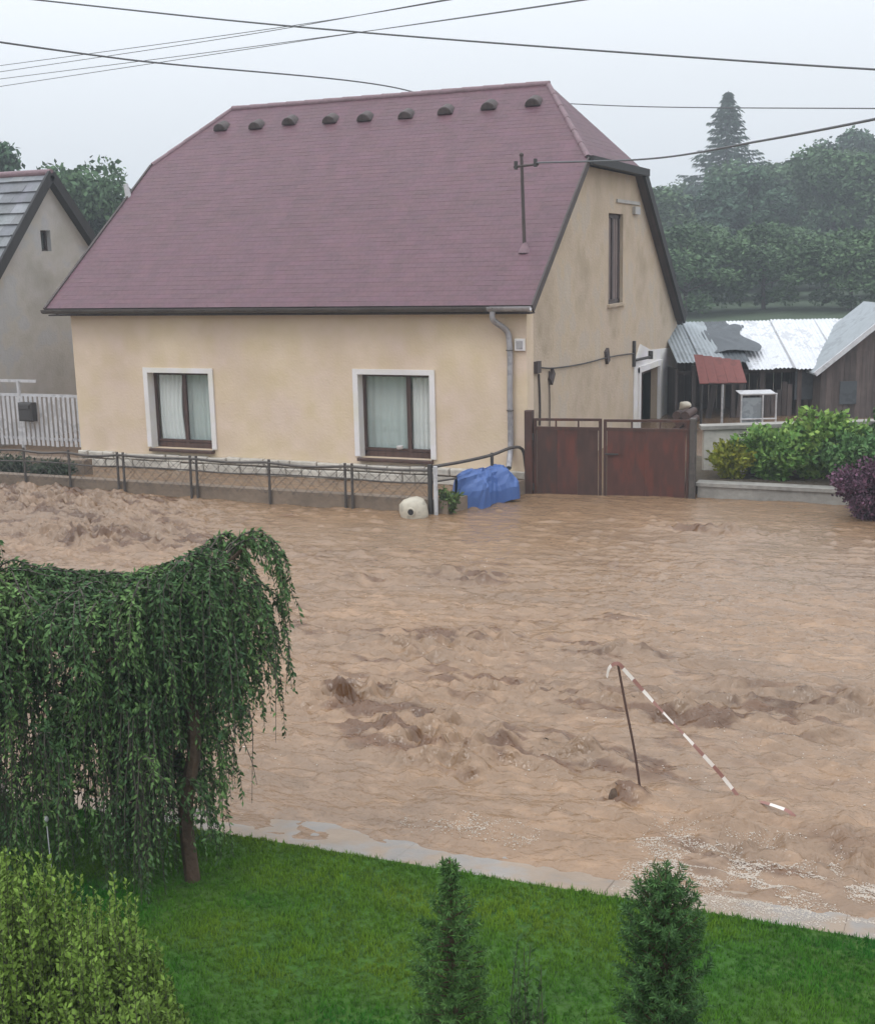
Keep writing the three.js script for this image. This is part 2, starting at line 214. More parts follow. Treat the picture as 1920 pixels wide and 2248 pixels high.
{
  const X0 = -13, X1 = 8, Z0 = -0.9, Z1 = 11.75, nx = 760, nz = 560, g = new THREE.PlaneGeometry(X1 - X0, Z1 - Z0, nx, nz).rotateX(-Math.PI / 2).translate((X0 + X1) / 2, 0, (Z0 + Z1) / 2);
  const p = g.attributes.position, col = new Float32Array(p.count * 3);
  for (let i = 0; i < p.count; i++) {
    const x = p.getX(i), z = p.getZ(i), e = sm(0, 0.6, Math.min(x - X0, X1 - x, z - Z0));
    p.setY(i, waterY(x, z) * e);
    const a = fbm(x * 0.5 + 2 * fbm(x * 0.6, z * 0.8, 2, 63), z * 1.3, 4, 61), b = fbm(x * 4, z * 11, 3, 62), t = turb(x, z), w = 1.2 * fbm(x * 1.4, z * 2, 2, 66), st = sm(0.55, 0.63, fbm(x * 2.6 + w, z * 8 + w, 4, 64)) * sm(0.3, 0.56, fbm(x * 0.8, z * 1.5, 3, 65) * 0.55 + 0.5 * Math.min(1, t)) * sm(1, 3, z + 2 * t), fl = sm(0.6, 0.7, fbm(x * 7, z * 15, 3, 67)) * sm(3.5, 6, z), k = (0.98 + 0.26 * (a - 0.5) + 0.3 * (b - 0.5)) * (1 + 0.2 * fl) * (1 + 0.16 * (fbm(x * 0.9 + w, z * 13 + 1.5 * w, 3, 68) - 0.5));   // silt tone in streaks; broken dark patches paint wave-face shade into the colour
    col[i * 3] = k * (1 - 0.5 * st); col[i * 3 + 1] = k * (1 - 0.06 * (a - 0.5)) * (1 - 0.62 * st); col[i * 3 + 2] = k * (1 - 0.18 * (a - 0.5)) * (1 - 0.72 * st);
  }
  // short steep wavelets, gathered at the rough spots
  const r = RNG(808), dxg = (X1 - X0) / nx, dzg = (Z1 - Z0) / nz, lift = new Float32Array(p.count);
  for (let q = 0; q < 9000; q++) {
    const a = -9.5 + r() * 17, b = 1.2 + r() * 9.9, t = turb(a, b), pat = fbm(a * 0.9, b * 1.8, 3, 59);
    if (r() > 0.1 + 0.75 * t + 0.9 * Math.max(0, pat - 0.5) * sm(3, 5, b)) continue;
    const u = 0.04 + 0.17 * r() * r() + 0.03 * t, v = 0.02 + 0.022 * r(), h = (0.014 + 0.042 * r() * (0.25 + t)) * sm(10.95, 10.4, b), tilt = (r() - 0.5) * 0.8, cur = (r() - 0.5) * 4;
    const i0 = Math.max(0, Math.floor((a - 2.2 * u - X0) / dxg)), i1 = Math.min(nx, Math.ceil((a + 2.2 * u - X0) / dxg)), j0 = Math.max(0, Math.floor((b - 0.2 - Z0) / dzg)), j1 = Math.min(nz, Math.ceil((b + 0.16 - Z0) / dzg));
    for (let j = j0; j <= j1; j++) for (let i = i0; i <= i1; i++) { const k = j * (nx + 1) + i, dx = p.getX(k) - a, s = (p.getZ(k) - b + tilt * dx + cur * dx * dx) / v; lift[k] = Math.max(lift[k], h * Math.exp(-((dx / u) ** 4)) * Math.exp(-(s > 0 ? s * s * 1.3 : s * s * 0.12))); }
  }
  for (let k = 0; k < p.count; k++) p.setY(k, p.getY(k) + lift[k]);
  g.setAttribute('color', new THREE.BufferAttribute(col, 3)); g.computeVertexNormals();
  const flat = (x0, x1, z0, z1) => { const q = new THREE.PlaneGeometry(x1 - x0, z1 - z0).rotateX(-Math.PI / 2).translate((x0 + x1) / 2, 0, (z0 + z1) / 2); q.setAttribute('color', new THREE.Float32BufferAttribute(new Array(12).fill(0.94), 3)); return q; };
  const uvm = (q) => { const P = q.attributes.position, u = q.attributes.uv; for (let i = 0; i < P.count; i++) u.setXY(i, P.getX(i), P.getZ(i)); return q; };
  const w = part(scene, 'flood_water', [g, flat(-70, X0, -17, Z1), flat(X1, 60, -17, Z1), flat(X0, X1, -17, Z0)].map(uvm), mats.water, { raw: true }); w.userData.kind = 'structure';
}
// lawn, pavement strip
const lawnEdge = (x) => 11.66 - 0.04 * x + 0.02 * (fbm(x * 3, 0.5, 3, 71) - 0.5);
const LAWN_Y = 0.2, paveY = (t) => lerp(-0.13, 0.092, t);
{
  const pts = []; for (let x = -16; x <= 18; x += 0.25) pts.push([x, lawnEdge(x)]);
  const s = new THREE.Shape(); s.moveTo(-16, -24); for (const [x, z] of pts) s.lineTo(x, -z); s.lineTo(18, -24); s.closePath();
  struct('lawn', new THREE.ExtrudeGeometry(s, { depth: 0.7, bevelEnabled: false }).rotateX(-Math.PI / 2).translate(0, LAWN_Y - 0.7, 0), mats.lawn);
  const mud = colorTex(512, 3.7, (u, v) => { const a = fbm(u * 6, v * 6, 5, 131, 6), b = fbm(u * 30, v * 30, 4, 132, 30), m = sm(0.44, 0.62, a * 0.65 + b * 0.35), q = 0.85 + 0.4 * (b - 0.5); return [q * lerp(0.95, 0.9, m), q * lerp(0.93, 0.74, m), q * lerp(0.92, 0.6, m)]; });
  const pm = M({ color: C(0.33, 0.305, 0.28), map: mud, bumpMap: grain, bumpScale: 0.005, roughness: 0.72 });
  const strip = (x0, x1, n, dy, t0, t1) => { const q = new THREE.PlaneGeometry(1, 1, n, 10).rotateX(-Math.PI / 2), p = q.attributes.position; for (let i = 0; i < p.count; i++) { const x = lerp(x0, x1, p.getX(i) + 0.5), t = lerp(t0, t1, p.getZ(i) + 0.5); p.setXYZ(i, x, paveY(t) + dy + 0.008 * (fbm(x * 2, t * 4, 3, 75) - 0.5), lawnEdge(x) - 1.42 + 1.45 * t); } q.computeVertexNormals(); return q; };
  const pv = struct('pavement', strip(-16, 18, 170, -0.012, 0, 1), mats.mudConcrete);
  for (let x = -3.1, i = 0; x < 9; x += 1.24, i++) part(pv, 'paving_slab', strip(x + 0.001, x + 1.239, 6, 0.0008 * (i % 3), 0.45, 0.985), pm);
  const r = RNG(5), tuft = new Leaves();
  for (let q = 0; q < 7; q++) { const d = V((r() - 0.5) * 1.1, 1, (r() - 0.5) * 1.1).normalize(), a = r() * 6.28, sh = 0.75 + r() * 0.5; tuft.leaf(V((r() - 0.5) * 0.025, 0, (r() - 0.5) * 0.025), d, V(Math.cos(a), 0, Math.sin(a)), 0.016 + r() * 0.016, 0.002, [sh, sh, sh]); }
  const N = 80000, im = new THREE.InstancedMesh(tuft.geo(), M({ color: C(1, 1, 1), vertexColors: true, roughness: 1 }), N), m4 = new THREE.Matrix4(), q4 = new THREE.Quaternion(), cc = new THREE.Color();
  for (let i = 0; i < N; i++) {
    const x = 0.2 + r() * 7.8, z = lawnEdge(x) + 0.004 + Math.pow(r(), 1.15) * 3.6, a = fbm(x * 1.1, z * 1.6, 4, 77), b = fbm(x * 6, z * 6, 2, 78), s = 0.7 + r() * 0.6 + 0.5 * (b - 0.5);
    q4.setFromAxisAngle(V(0, 1, 0), r() * 6.28); m4.compose(V(x, LAWN_Y - 0.004, z), q4, V(s, s, s)); im.setMatrixAt(i, m4);
    const k = 0.9 + 0.25 * r() + 0.35 * (b - 0.5); cc.setRGB(k * (0.066 + 0.2 * (a - 0.45)), k * (0.175 + 0.12 * (a - 0.5)), k * 0.006); im.setColorAt(i, cc);
  }
  im.name = 'grass'; im.userData = { kind: 'stuff', label: 'short green mown grass of the front lawn', category: 'grass' }; im.castShadow = im.receiveShadow = true; scene.add(im);
}
// foam flecks on the water by the pavement
{
  const r = RNG(31), pos = [], nor = [];
  const fleck = (x, z, s) => { const y = Math.max(waterY(x, z), paveY((z - lawnEdge(x) + 1.42) / 1.45)) + 0.004, n = 5, a0 = r() * 6, rr = []; for (let k = 0; k < n; k++) rr.push(s * (0.5 + r())); for (let k = 0; k < n; k++) { const a = a0 + k * 6.283 / n, b = a0 + (k + 1) * 6.283 / n, q = rr[(k + 1) % n]; pos.push(x, y + s * 0.45, z, x + Math.cos(b) * q * 1.6, y - 0.003, z + Math.sin(b) * q, x + Math.cos(a) * rr[k] * 1.6, y - 0.003, z + Math.sin(a) * rr[k]); } };
  for (let i = 0; i < 36000; i++) { const u = r(), x = 4.35 + 1.9 * Math.pow(r(), 0.8), z = 10.62 + (r() + r() + r() - 1.5) * 0.46 - 0.05 * (x - 5); if (fbm(x * 3, z * 6, 3, 82) > 0.43 - 0.12 * u && z < lawnEdge(x) - 0.14) fleck(x, z, 0.0013 + 0.0036 * r() * r()); }
  for (let i = 0; i < 1500; i++) { const x = 2.9 + r() * 0.9, z = 10.62 + (r() + r() - 1) * 0.22; if (fbm(x * 4, z * 7, 3, 83) > 0.5) fleck(x, z, 0.0015 + 0.0035 * r() * r()); }
  for (let i = 0; i < 2600; i++) { const x = -2 + r() * 9, z = 4 + r() * 6.8; if (fbm(x * 1.2, z * 3, 3, 84) > 0.54) fleck(x, z, 0.002 + 0.004 * r() * r()); }
  const g = new THREE.BufferGeometry(); g.setAttribute('position', new THREE.Float32BufferAttribute(pos, 3)); g.computeVertexNormals();
  tag(part(scene, 'foam', g, mats.foam, { stuff: true }), 'pale foam flecks on the brown water along the pavement', 'foam');
}

// ---------------------------------------------------------------- the cream house
const EAVE = 2.77, RIDGE = 6.485, RZ = -4.82, FS = (RIDGE - EAVE) / -RZ;          // front slope per metre
const yFront = (z) => EAVE + FS * -z;
const REAR = [2.07, -10.6], yRear = (z) => RIDGE + (z - RZ) * (RIDGE - REAR[0]) / (RZ - REAR[1]);
let globalRoof, globalCourses;
const house = thing('cream_house', 'cream rendered house with wide reddish brown half-hipped roof behind the flood', 'house', [-4.2, -0.55, -5.4]);
{
  const wins = [{ x0: -6.83, x1: -5.60, y0: 0.37, y1: 1.67, left: true }, { x0: -2.82, x1: -1.58, y0: 0.37, y1: 1.70, left: false }];
  const fw = new THREE.Shape(); fw.moveTo(-8.375, -0.55); fw.lineTo(0, -0.55); fw.lineTo(0, 2.75); fw.lineTo(-8.375, 2.75); fw.closePath();
  for (const w of wins) { const h = new THREE.Path(); h.moveTo(w.x0, w.y0); h.lineTo(w.x0, w.y1); h.lineTo(w.x1, w.y1); h.lineTo(w.x1, w.y0); h.closePath(); fw.holes.push(h); }
  part(house, 'front_wall', extrudeShape(fw, 0.3).translate(0, 0, -0.55), mats.wall);
  // gable wall in the plane x = 0, drawn as (-z, y)
  const gb = (holes) => { const s = new THREE.Shape(); const P = [[0.55, -0.55], [10.7, -0.55], [10.7, 1.88], [6.72, 4.93], [2.94, 4.93], [0.25, yFront(-0.25) - 0.1], [0.25, 2.752], [0.55, 2.752]]; s.moveTo(...P[0]); for (const q of P.slice(1)) s.lineTo(...q); s.closePath(); for (const [a, b, c, d] of holes) { const h = new THREE.Path(); h.moveTo(a, c); h.lineTo(a, d); h.lineTo(b, d); h.lineTo(b, c); h.closePath(); s.holes.push(h); } return extrudeShape(s, 0.3).rotateY(Math.PI / 2); };
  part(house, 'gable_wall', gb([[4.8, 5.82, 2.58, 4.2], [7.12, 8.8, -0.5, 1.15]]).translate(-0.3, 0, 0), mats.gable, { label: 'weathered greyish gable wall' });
  part(house, 'gable_wall', gb([]).translate(-8.375, 0, 0), mats.wall);
  part(house, 'rear_wall', bx(-8.07, -0.3, -0.55, 1.85, -10.7, -10.4), mats.gable);
  part(house, 'inner_wall', [bx(-8.07, -0.3, -0.5, 2.7, -4.1, -4.0), bx(-4.3, -4.2, -0.5, 2.7, -4.0, -0.56)], mats.white);
  part(house, 'ceiling', bx(-8.07, -0.3, 2.55, 2.65, -10.0, -0.56), mats.white);
  part(house, 'room_floor', bx(-8.07, -0.3, -0.5, -0.4, -10.3, -0.56), mats.brownWood);
  // windows
  for (const w of wins) {
    const { x0, x1, y0, y1 } = w, f = 0.042, zf = -0.40, xm = w.left ? lerp(x0, x1, 0.50) : lerp(x0, x1, 0.645);
    part(house, 'window_surround', [bx(x0 - 0.085, x0 - 0.001, y0 + 0.02, y1 + 0.085, -0.249, -0.218), bx(x1 + 0.001, x1 + 0.085, y0 + 0.02, y1 + 0.085, -0.249, -0.218), bx(x0 - 0.001, x1 + 0.001, y1 + 0.001, y1 + 0.083, -0.249, -0.22), bx(x0, x0 + 0.004, y0, y1, -0.40, -0.22), bx(x1 - 0.004, x1, y0, y1, -0.40, -0.22)], mats.white);
    const fr = part(house, 'window', [bx(x0, x1, y1 - f, y1, zf - 0.05, zf), bx(x0, x1, y0, y0 + f + 0.05, zf - 0.05, zf), bx(x0, x0 + f, y0 + f, y1 - f, zf - 0.05, zf), bx(x1 - f, x1, y0 + f, y1 - f, zf - 0.05, zf), bx(xm - 0.032, xm + 0.032, y0 + f, y1 - f, zf - 0.05, zf + 0.004), bx(x0, x1, lerp(y0, y1, 0.0) + 0.1, lerp(y0, y1, 0.0) + 0.14, zf - 0.05, zf + 0.006)], mats.brownWood);
    part(fr, 'pane', bx(x0 + f, xm - 0.032, y0 + 0.14, y1 - f, zf - 0.03, zf - 0.026), mats.glass);
    part(fr, 'pane', bx(xm + 0.032, x1 - f, y0 + 0.14, y1 - f, zf - 0.03, zf - 0.026), mats.glass);
    part(fr, 'sill', [bevel(x0 - 0.03, x1 + 0.03, y0 - 0.05, y0 - 0.001, -0.36, -0.16, 0.008)], mats.brownWood, { label: 'brown window sill' });
    const drape = (a, b, z, n, amp, gath) => { const g = new THREE.PlaneGeometry(b - a, y1 - y0 - 0.12, 60, 12), p = g.attributes.position; for (let i = 0; i < p.count; i++) { const t = p.getX(i) / (b - a) + 0.5, v = p.getY(i) / (y1 - y0) + 0.5, k = 1 - gath * Math.sin(v * 3.1); p.setXYZ(i, lerp(a, b, w.left ? t * k : 1 - (1 - t) * k), p.getY(i) + (y0 + y1) / 2, z + amp * Math.sin(t * n + 0.6 * Math.sin(v * 4))); } g.computeVertexNormals(); return g; };
    if (w.left) { part(fr, 'curtain', drape(x0 + 0.06, xm - 0.05, zf - 0.075, 34, 0.018, 0.12), mats.curtain, { label: 'white curtain' }); part(fr, 'sheer_curtain', drape(xm - 0.02, x1, zf - 0.12, 40, 0.012, 0), mats.sheer, { label: 'grey sheer curtain' }); }
    else { part(fr, 'curtain', drape(xm + 0.03, x1 - 0.04, zf - 0.075, 30, 0.018, 0.04), mats.curtain, { label: 'white curtain' }); part(fr, 'sheer_curtain', drape(x0, xm, zf - 0.14, 40, 0.012, 0), mats.sheer, { label: 'grey sheer curtain' }); part(fr, 'cup', new THREE.LatheGeometry([V(0, 0), V(0.05, 0), V(0.055, 0.05), V(0.05, 0.05), V(0.045, 0.01), V(0, 0.01)].map((q) => new THREE.Vector2(q.x, q.y)), 14).translate(xm - 0.16, y0 + 0.142, zf + 0.03), mats.white); }
  }
  // plinth of pale stones
  const r = RNG(77), pln = part(house, 'plinth', bx(-8.4, 0.02, -0.55, 0.16, -0.249, -0.2), mats.mudConcrete);
  let x = -8.38, row = 0;
  for (const [ya, yb] of [[0.0, 0.15], [0.155, 0.275]]) { x = -8.38; while (x < -0.3) { const w = 0.2 + r() * 0.32, z = -0.2 + 0.03 * r(); part(pln, 'stone', rough(bevel(x + 0.008, Math.min(x + w, -0.02) - 0.008, ya + 0.006 * r(), yb - 0.02 * r(), -0.2495, z + 0.03, 0.014), 0.018, 9, 40 + row), mats.stone); x += w; } row++; }
  // roof
  const roof = part(house, 'roof', (() => {
    const HL = 5.37, zL = -(HL - EAVE) / FS, HR = 5.04, zR = -(HR - EAVE) / FS, zRr = RZ - (RIDGE - HR) * (RZ - REAR[1]) / (RIDGE - REAR[0]), zLr = RZ - (RIDGE - HL) * (RZ - REAR[1]) / (RIDGE - REAR[0]);
    const A = V(-8.68, EAVE, 0), B = V(0.15, EAVE, 0), Cc = V(0.15, HR, zR), D = V(-1.13, RIDGE, RZ), E = V(-7.71, RIDGE, RZ), F = V(-8.68, HL, zL), G = V(0.15, HR, zRr), Hh = V(0.15, REAR[0], REAR[1]), I = V(-8.68, REAR[0], REAR[1]), J = V(-8.68, HL, zLr);
    const nf = V(0, -RZ, RIDGE - EAVE).normalize().multiplyScalar(-0.1), nr = V(0, RZ - REAR[1], -(RIDGE - REAR[0])).normalize().multiplyScalar(-0.1);
    globalRoof = { A, B, Cc, D, E, F, G, Hh, I, J };
    return [prism([A, B, Cc, D, E, F], nf), prism([D, G, Hh, I, J, E], nr), prism([Cc, G, D], V(-0.08, -0.09, 0)), prism([J, F, E], V(0.08, -0.09, 0))];
  })(), mats.trim);
  const R = globalRoof;
  // courses of tiles on a roof plane: quad strips from the eave up, each tile its own small lift and tone
  const courses = (poly, eaveA, eaveB, up, exposure, tileW, lift, seed, tones) => {
    const rr = RNG(seed), ux = V().subVectors(eaveB, eaveA).normalize(), n = V().crossVectors(ux, up).normalize(); if (n.y < 0) n.negate();
    const pts2 = poly.map((q) => { const d = q.clone().sub(eaveA); return [d.dot(ux), d.dot(up)]; }), vmax = Math.max(...pts2.map((q) => q[1]));
    const span = (v) => { const xs = []; for (let i = 0; i < pts2.length; i++) { const a = pts2[i], b = pts2[(i + 1) % pts2.length]; if ((a[1] - v) * (b[1] - v) <= 0 && a[1] !== b[1]) xs.push(lerp(a[0], b[0], (v - a[1]) / (b[1] - a[1]))); } return xs.length ? [Math.min(...xs), Math.max(...xs)] : null; };
    const pos = [], col = [], P = (u, v, h) => eaveA.clone().addScaledVector(ux, u).addScaledVector(up, v).addScaledVector(n, h);
    const tri = (a, b, c, k) => { pos.push(a.x, a.y, a.z, b.x, b.y, b.z, c.x, c.y, c.z); for (let q = 0; q < 3; q++) col.push(...k); };
    let c = 0;
    for (let v = 0; v < vmax - 0.01; v += exposure, c++) {
      const v1 = Math.min(v + exposure, vmax), s0 = span(v + 0.001), s1 = span(v1 - 0.001); if (!s0 || !s1) continue;
      const n0 = Math.max(1, Math.ceil((s0[1] - s0[0]) / tileW)), off = (c % 2) * 0.5 * tileW;
      for (let q = -1; q <= n0; q++) {
        let a = s0[0] + q * tileW + off, b = a + tileW; a = clamp(a, s0[0], s0[1]); b = clamp(b, s0[0], s0[1]); if (b - a < 1e-3) continue;
        const a1 = clamp(a, s1[0], s1[1]), b1 = clamp(b, s1[0], s1[1]);
        const h0 = lift * (0.75 + 0.5 * rr()), h1 = 0.002, k = 1 + tones * (rr() - 0.5), tone = [k, k * (1 + 0.06 * (rr() - 0.5)), k * (1 + 0.1 * (rr() - 0.5))];
        const p0 = P(a, v, h0), p1 = P(b, v, h0 + 0.15 * lift * (rr() - 0.5)), p2 = P(b1, v1, h1), p3 = P(a1, v1, h1), q0 = P(a, v, 0), q1 = P(b, v, 0);
        tri(p0, p1, p2, tone); tri(p0, p2, p3, tone); tri(q0, q1, p1, tone); tri(q0, p1, p0, tone);
      }
    }
    const g = new THREE.BufferGeometry(); g.setAttribute('position', new THREE.Float32BufferAttribute(pos, 3)); g.setAttribute('color', new THREE.Float32BufferAttribute(col, 3)); g.computeVertexNormals(); return g;
  };
  globalCourses = courses;
  const upF = V(0, RIDGE - EAVE, RZ).normalize(), upR = V(0, RIDGE - REAR[0], RZ - REAR[1]).normalize();
  part(roof, 'roof_tiles', courses([R.A, R.B, R.Cc, R.D, R.E, R.F], R.A, R.B, upF, 0.115, 0.3, 0.0035, 1, 0.1), mats.tile, { stuff: true, label: 'reddish brown roof tiles of the front slope' });
  part(roof, 'roof_tiles', courses([R.I, R.Hh, R.G, R.D, R.E, R.J], R.I, R.Hh, V(0, upR.y, Math.abs(upR.z)), 0.115, 0.3, 0.0035, 2, 0.1), mats.tile, { stuff: true });
  const hipUp = (a, b, t) => { const e = b.clone().sub(a).normalize(), d = t.clone().sub(a); return d.addScaledVector(e, -d.dot(e)).normalize(); };
  part(roof, 'roof_tiles', courses([R.Cc, R.G, R.D], R.Cc, R.G, hipUp(R.Cc, R.G, R.D), 0.115, 0.3, 0.0035, 3, 0.1), mats.tile, { stuff: true });
  part(roof, 'roof_tiles', courses([R.J, R.F, R.E], R.J, R.F, hipUp(R.J, R.F, R.E), 0.115, 0.3, 0.0035, 4, 0.1), mats.tile, { stuff: true });
  const caps = (a, b, rad, step) => { const L = a.distanceTo(b), k = Math.floor(L / step); for (let i = 0; i < k; i++) { const p = a.clone().lerp(b, i / k), q = a.clone().lerp(b, (i + 1.08) / k); part(roof, 'ridge_tile', rod(p.add(V(0, -0.01, 0)), q.add(V(0, -0.01, 0)), rad * 1.08, rad * 0.94, 9), mats.ridge); } };
  caps(R.E, R.D, 0.065, 0.4); caps(R.Cc, R.D, 0.05, 0.4); caps(R.F, R.E, 0.05, 0.4);
  // verge boards and the small half-hip eaves
  part(roof, 'verge_board', beam(V(0.175, EAVE - 0.05, 0), V(0.175, R.Cc.y - 0.05, R.Cc.z), 0.03, 0.13), mats.trim);
  part(roof, 'verge_board', beam(V(0.185, R.G.y - 0.06, R.G.z), V(0.185, REAR[0] - 0.06, REAR[1]), 0.05, 0.2), mats.dark, { label: 'black verge of the rear slope' });
  part(roof, 'verge_board', beam(V(-8.7, EAVE - 0.04, 0), V(-8.7, R.F.y - 0.04, R.F.z), 0.04, 0.12), mats.trim);
  part(roof, 'half_hip_eave', beam(V(0.2, R.Cc.y - 0.05, R.Cc.z + 0.05), V(0.2, R.G.y - 0.05, R.G.z - 0.1), 0.12, 0.13), mats.dark);
  part(roof, 'soffit', bx(-8.66, 0.13, EAVE - 0.13, EAVE - 0.105, -0.25, -0.02), mats.trim);
  part(roof, 'verge_cap', rod(V(-8.7, 4.72, -2.58), V(-8.74, 4.98, -2.56), 0.06, 0.045), mats.whitePaint, { label: 'small white cap on the left roof edge' });
  // roof vents
  for (const [vx, vy, vz] of [[-7.63, 6.06, -4.27], [-6.82, 6.04, -4.24], [-6.11, 6.08, -4.29], [-5.22, 6.05, -4.25], [-4.49, 6.04, -4.24], [-3.65, 6.03, -4.24], [-2.88, 6.06, -4.27], [-2.06, 6.09, -4.31], [-1.23, 6.1, -4.32]]) {
    const s = new THREE.Shape(); s.moveTo(-0.13, 0); s.quadraticCurveTo(-0.1, 0.1, 0, 0.11); s.quadraticCurveTo(0.1, 0.1, 0.13, 0); s.closePath();
    part(roof, 'roof_vent', new THREE.ExtrudeGeometry(s, { depth: 0.22, bevelEnabled: true, bevelSize: 0.012, bevelThickness: 0.012, bevelSegments: 1 }).translate(0, 0.0, -0.18).rotateX(0.35).translate(vx, vy - 0.02, vz + 0.06), mats.trim, { label: 'small dark roof vent' });
  }
  // gutter, downpipe
  const gs = new THREE.Shape(); gs.absarc(0, 0, 0.07, Math.PI, 0, false); gs.absarc(0, 0, 0.058, 0, Math.PI, true); gs.closePath();
  const gutter = part(house, 'gutter', new THREE.ExtrudeGeometry(gs, { depth: 8.2, bevelEnabled: false, curveSegments: 10 }).rotateY(Math.PI / 2).translate(-8.7, EAVE - 0.02, 0.06), mats.steel, { label: 'dark grey roof gutter' });
  part(gutter, 'gutter_end', new THREE.ExtrudeGeometry(gs, { depth: 0.66, bevelEnabled: false, curveSegments: 10 }).rotateY(Math.PI / 2).translate(-0.49, EAVE - 0.018, 0.062), mats.zinc, { label: 'newer pale grey end piece of the gutter' });
  for (let i = 0; i < 9; i++) part(gutter, 'bracket', tube([V(-8.4 + i, EAVE + 0.03, -0.02), V(-8.4 + i, EAVE - 0.04, -0.005), V(-8.4 + i, EAVE - 0.1, 0.06), V(-8.4 + i, EAVE - 0.03, 0.135)], 0.006, 10, 5), mats.steel);
  const dp = part(house, 'downpipe', tube([V(-0.42, EAVE - 0.08, 0.06), V(-0.42, EAVE - 0.2, 0.05), V(-0.28, 2.38, -0.17), V(-0.25, 2.2, -0.185), V(-0.25, 1.4, -0.185), V(-0.25, 0.62, -0.185), V(-0.24, 0.5, -0.12), V(-0.2, 0.36, 0.05)], 0.045, 70, 10), mats.zinc, { label: 'grey downpipe at the right corner' });
  for (const yy of [2.1, 1.2]) part(dp, 'clamp', new THREE.TorusGeometry(0.048, 0.008, 6, 16).rotateX(Math.PI / 2).translate(-0.25, yy, -0.185), mats.steel);
  // number plate box on the corner
  const bxs = part(house, 'wall_box', bevel(-0.18, -0.02, 2.09, 2.27, -0.249, -0.2, 0.008), mats.white, { label: 'small white box on the wall corner' }); part(bxs, 'cover', bevel(-0.15, -0.05, 2.12, 2.24, -0.2, -0.19, 0.004), mats.zinc);
  // gable: narrow shutter, doorway, cables
  const sh = part(house, 'gable_window', [bx(-0.14, -0.06, 4.12, 4.2, -5.82, -4.8), bx(-0.14, -0.06, 2.58, 2.66, -5.82, -4.8), bx(-0.14, -0.06, 2.58, 4.2, -4.9, -4.8), bx(-0.14, -0.06, 2.58, 4.2, -5.82, -5.72), bx(-0.14, -0.06, 2.66, 4.12, -5.36, -5.26)], mats.trim, { label: 'narrow shuttered gable window' });
  for (let i = 0; i < 6; i++) part(sh, 'board', bx(-0.13, -0.08 - 0.008 * (i % 2), 2.66, 4.12, -5.715 + i * 0.14 + (i > 2 ? 0.0 : 0), -5.58 + i * 0.14), M({ color: C(0.22 + 0.03 * (i % 3), 0.165 + 0.02 * (i % 3), 0.15 + 0.02 * (i % 3)), map: woodMap }));
  part(sh, 'sill', bx(-0.06, 0.05, 2.53, 2.579, -5.9, -4.72), mats.gable);
  const ds = new THREE.Shape(); ds.moveTo(6.7, -0.5); ds.lineTo(6.7, 1.33); ds.lineTo(7.2, 1.7); ds.lineTo(8.1, 1.52); ds.lineTo(10.69, 1.4); ds.lineTo(10.69, -0.5); ds.closePath();
  { const h = new THREE.Path(); h.moveTo(7.13, -0.45); h.lineTo(7.13, 1.14); h.lineTo(8.79, 1.14); h.lineTo(8.79, -0.45); h.closePath(); ds.holes.push(h); }
  part(house, 'door_surround', new THREE.ExtrudeGeometry(ds, { depth: 0.02, bevelEnabled: false }).rotateY(Math.PI / 2).translate(0.001, 0, 0), mats.white, { label: 'whitewashed plaster round the gable door' });
  part(house, 'door_casing', [bx(0.022, 0.06, -0.45, 1.24, -7.13, -7.0), bx(0.022, 0.06, -0.45, 1.24, -9.0, -8.79), bx(0.022, 0.062, 1.14, 1.26, -9.0, -7.0)], mats.white);
  const door = part(house, 'door', bx(-0.2, -0.14, -0.45, 1.14, -8.79, -7.13), mats.brownWood, { label: 'dark brown gable door' });
  for (const [a, b] of [[-8.7, -8.05], [-7.9, -7.22]]) part(door, 'panel', bevel(a, b, 0.0, 1.02, -0.02, 0.0, 0.008).rotateY(0).applyMatrix4(new THREE.Matrix4().set(0, 0, 1, -0.12, 0, 1, 0, 0, 1, 0, 0, 0, 0, 0, 0, 1)), mats.trim);
  part(house, 'wall_cable', tube([V(0.03, 1.82, -0.58), V(0.035, 1.74, -1.3), V(0.03, 1.66, -3), V(0.035, 1.64, -4.6), V(0.03, 1.6, -5.8), V(0.03, 1.56, -6.6)], 0.013, 40, 6), mats.iron);
  part(house, 'wall_cable', tube([V(0.02, 1.7, -0.75), V(0.02, 1.2, -0.8), V(0.02, 0.9, -0.78)], 0.016, 12, 6), mats.trim);
  part(house, 'wall_cable', tube([V(0.02, 1.7, -1.25), V(0.02, 1.3, -1.28), V(0.02, 0.7, -1.27)], 0.01, 12, 6), mats.trim);
  part(house, 'wall_bracket', [beam(V(0.01, 1.3, -6.65), V(0.01, 1.8, -6.65), 0.08, 0.1), rod(V(0.03, 1.42, -6.7), V(0.2, 1.44, -7.3), 0.03), rod(V(0.2, 1.4, -7.3), V(0.2, 1.56, -7.3), 0.05)], mats.iron, { label: 'black insulator bracket on the gable' });
  for (const b of [beam(V(0.02, 1.55, -4.7), V(0.02, 1.78, -4.6), 0.07, 0.16), beam(V(0.02, 1.52, -1.3), V(0.02, 1.68, -1.45), 0.06, 0.14), beam(V(0.02, 1.72, -0.66), V(0.02, 1.9, -0.66), 0.08, 0.18)]) part(house, 'wall_clip', b, mats.trim);
  part(house, 'sign_board', [bx(0.004, 0.03, 4.4, 4.46, -7.0, -5.3), bx(0.004, 0.06, 4.22, 4.36, -6.9, -6.5)], mats.greyPlaster, { label: 'faint grey bracket below the half-hip' });
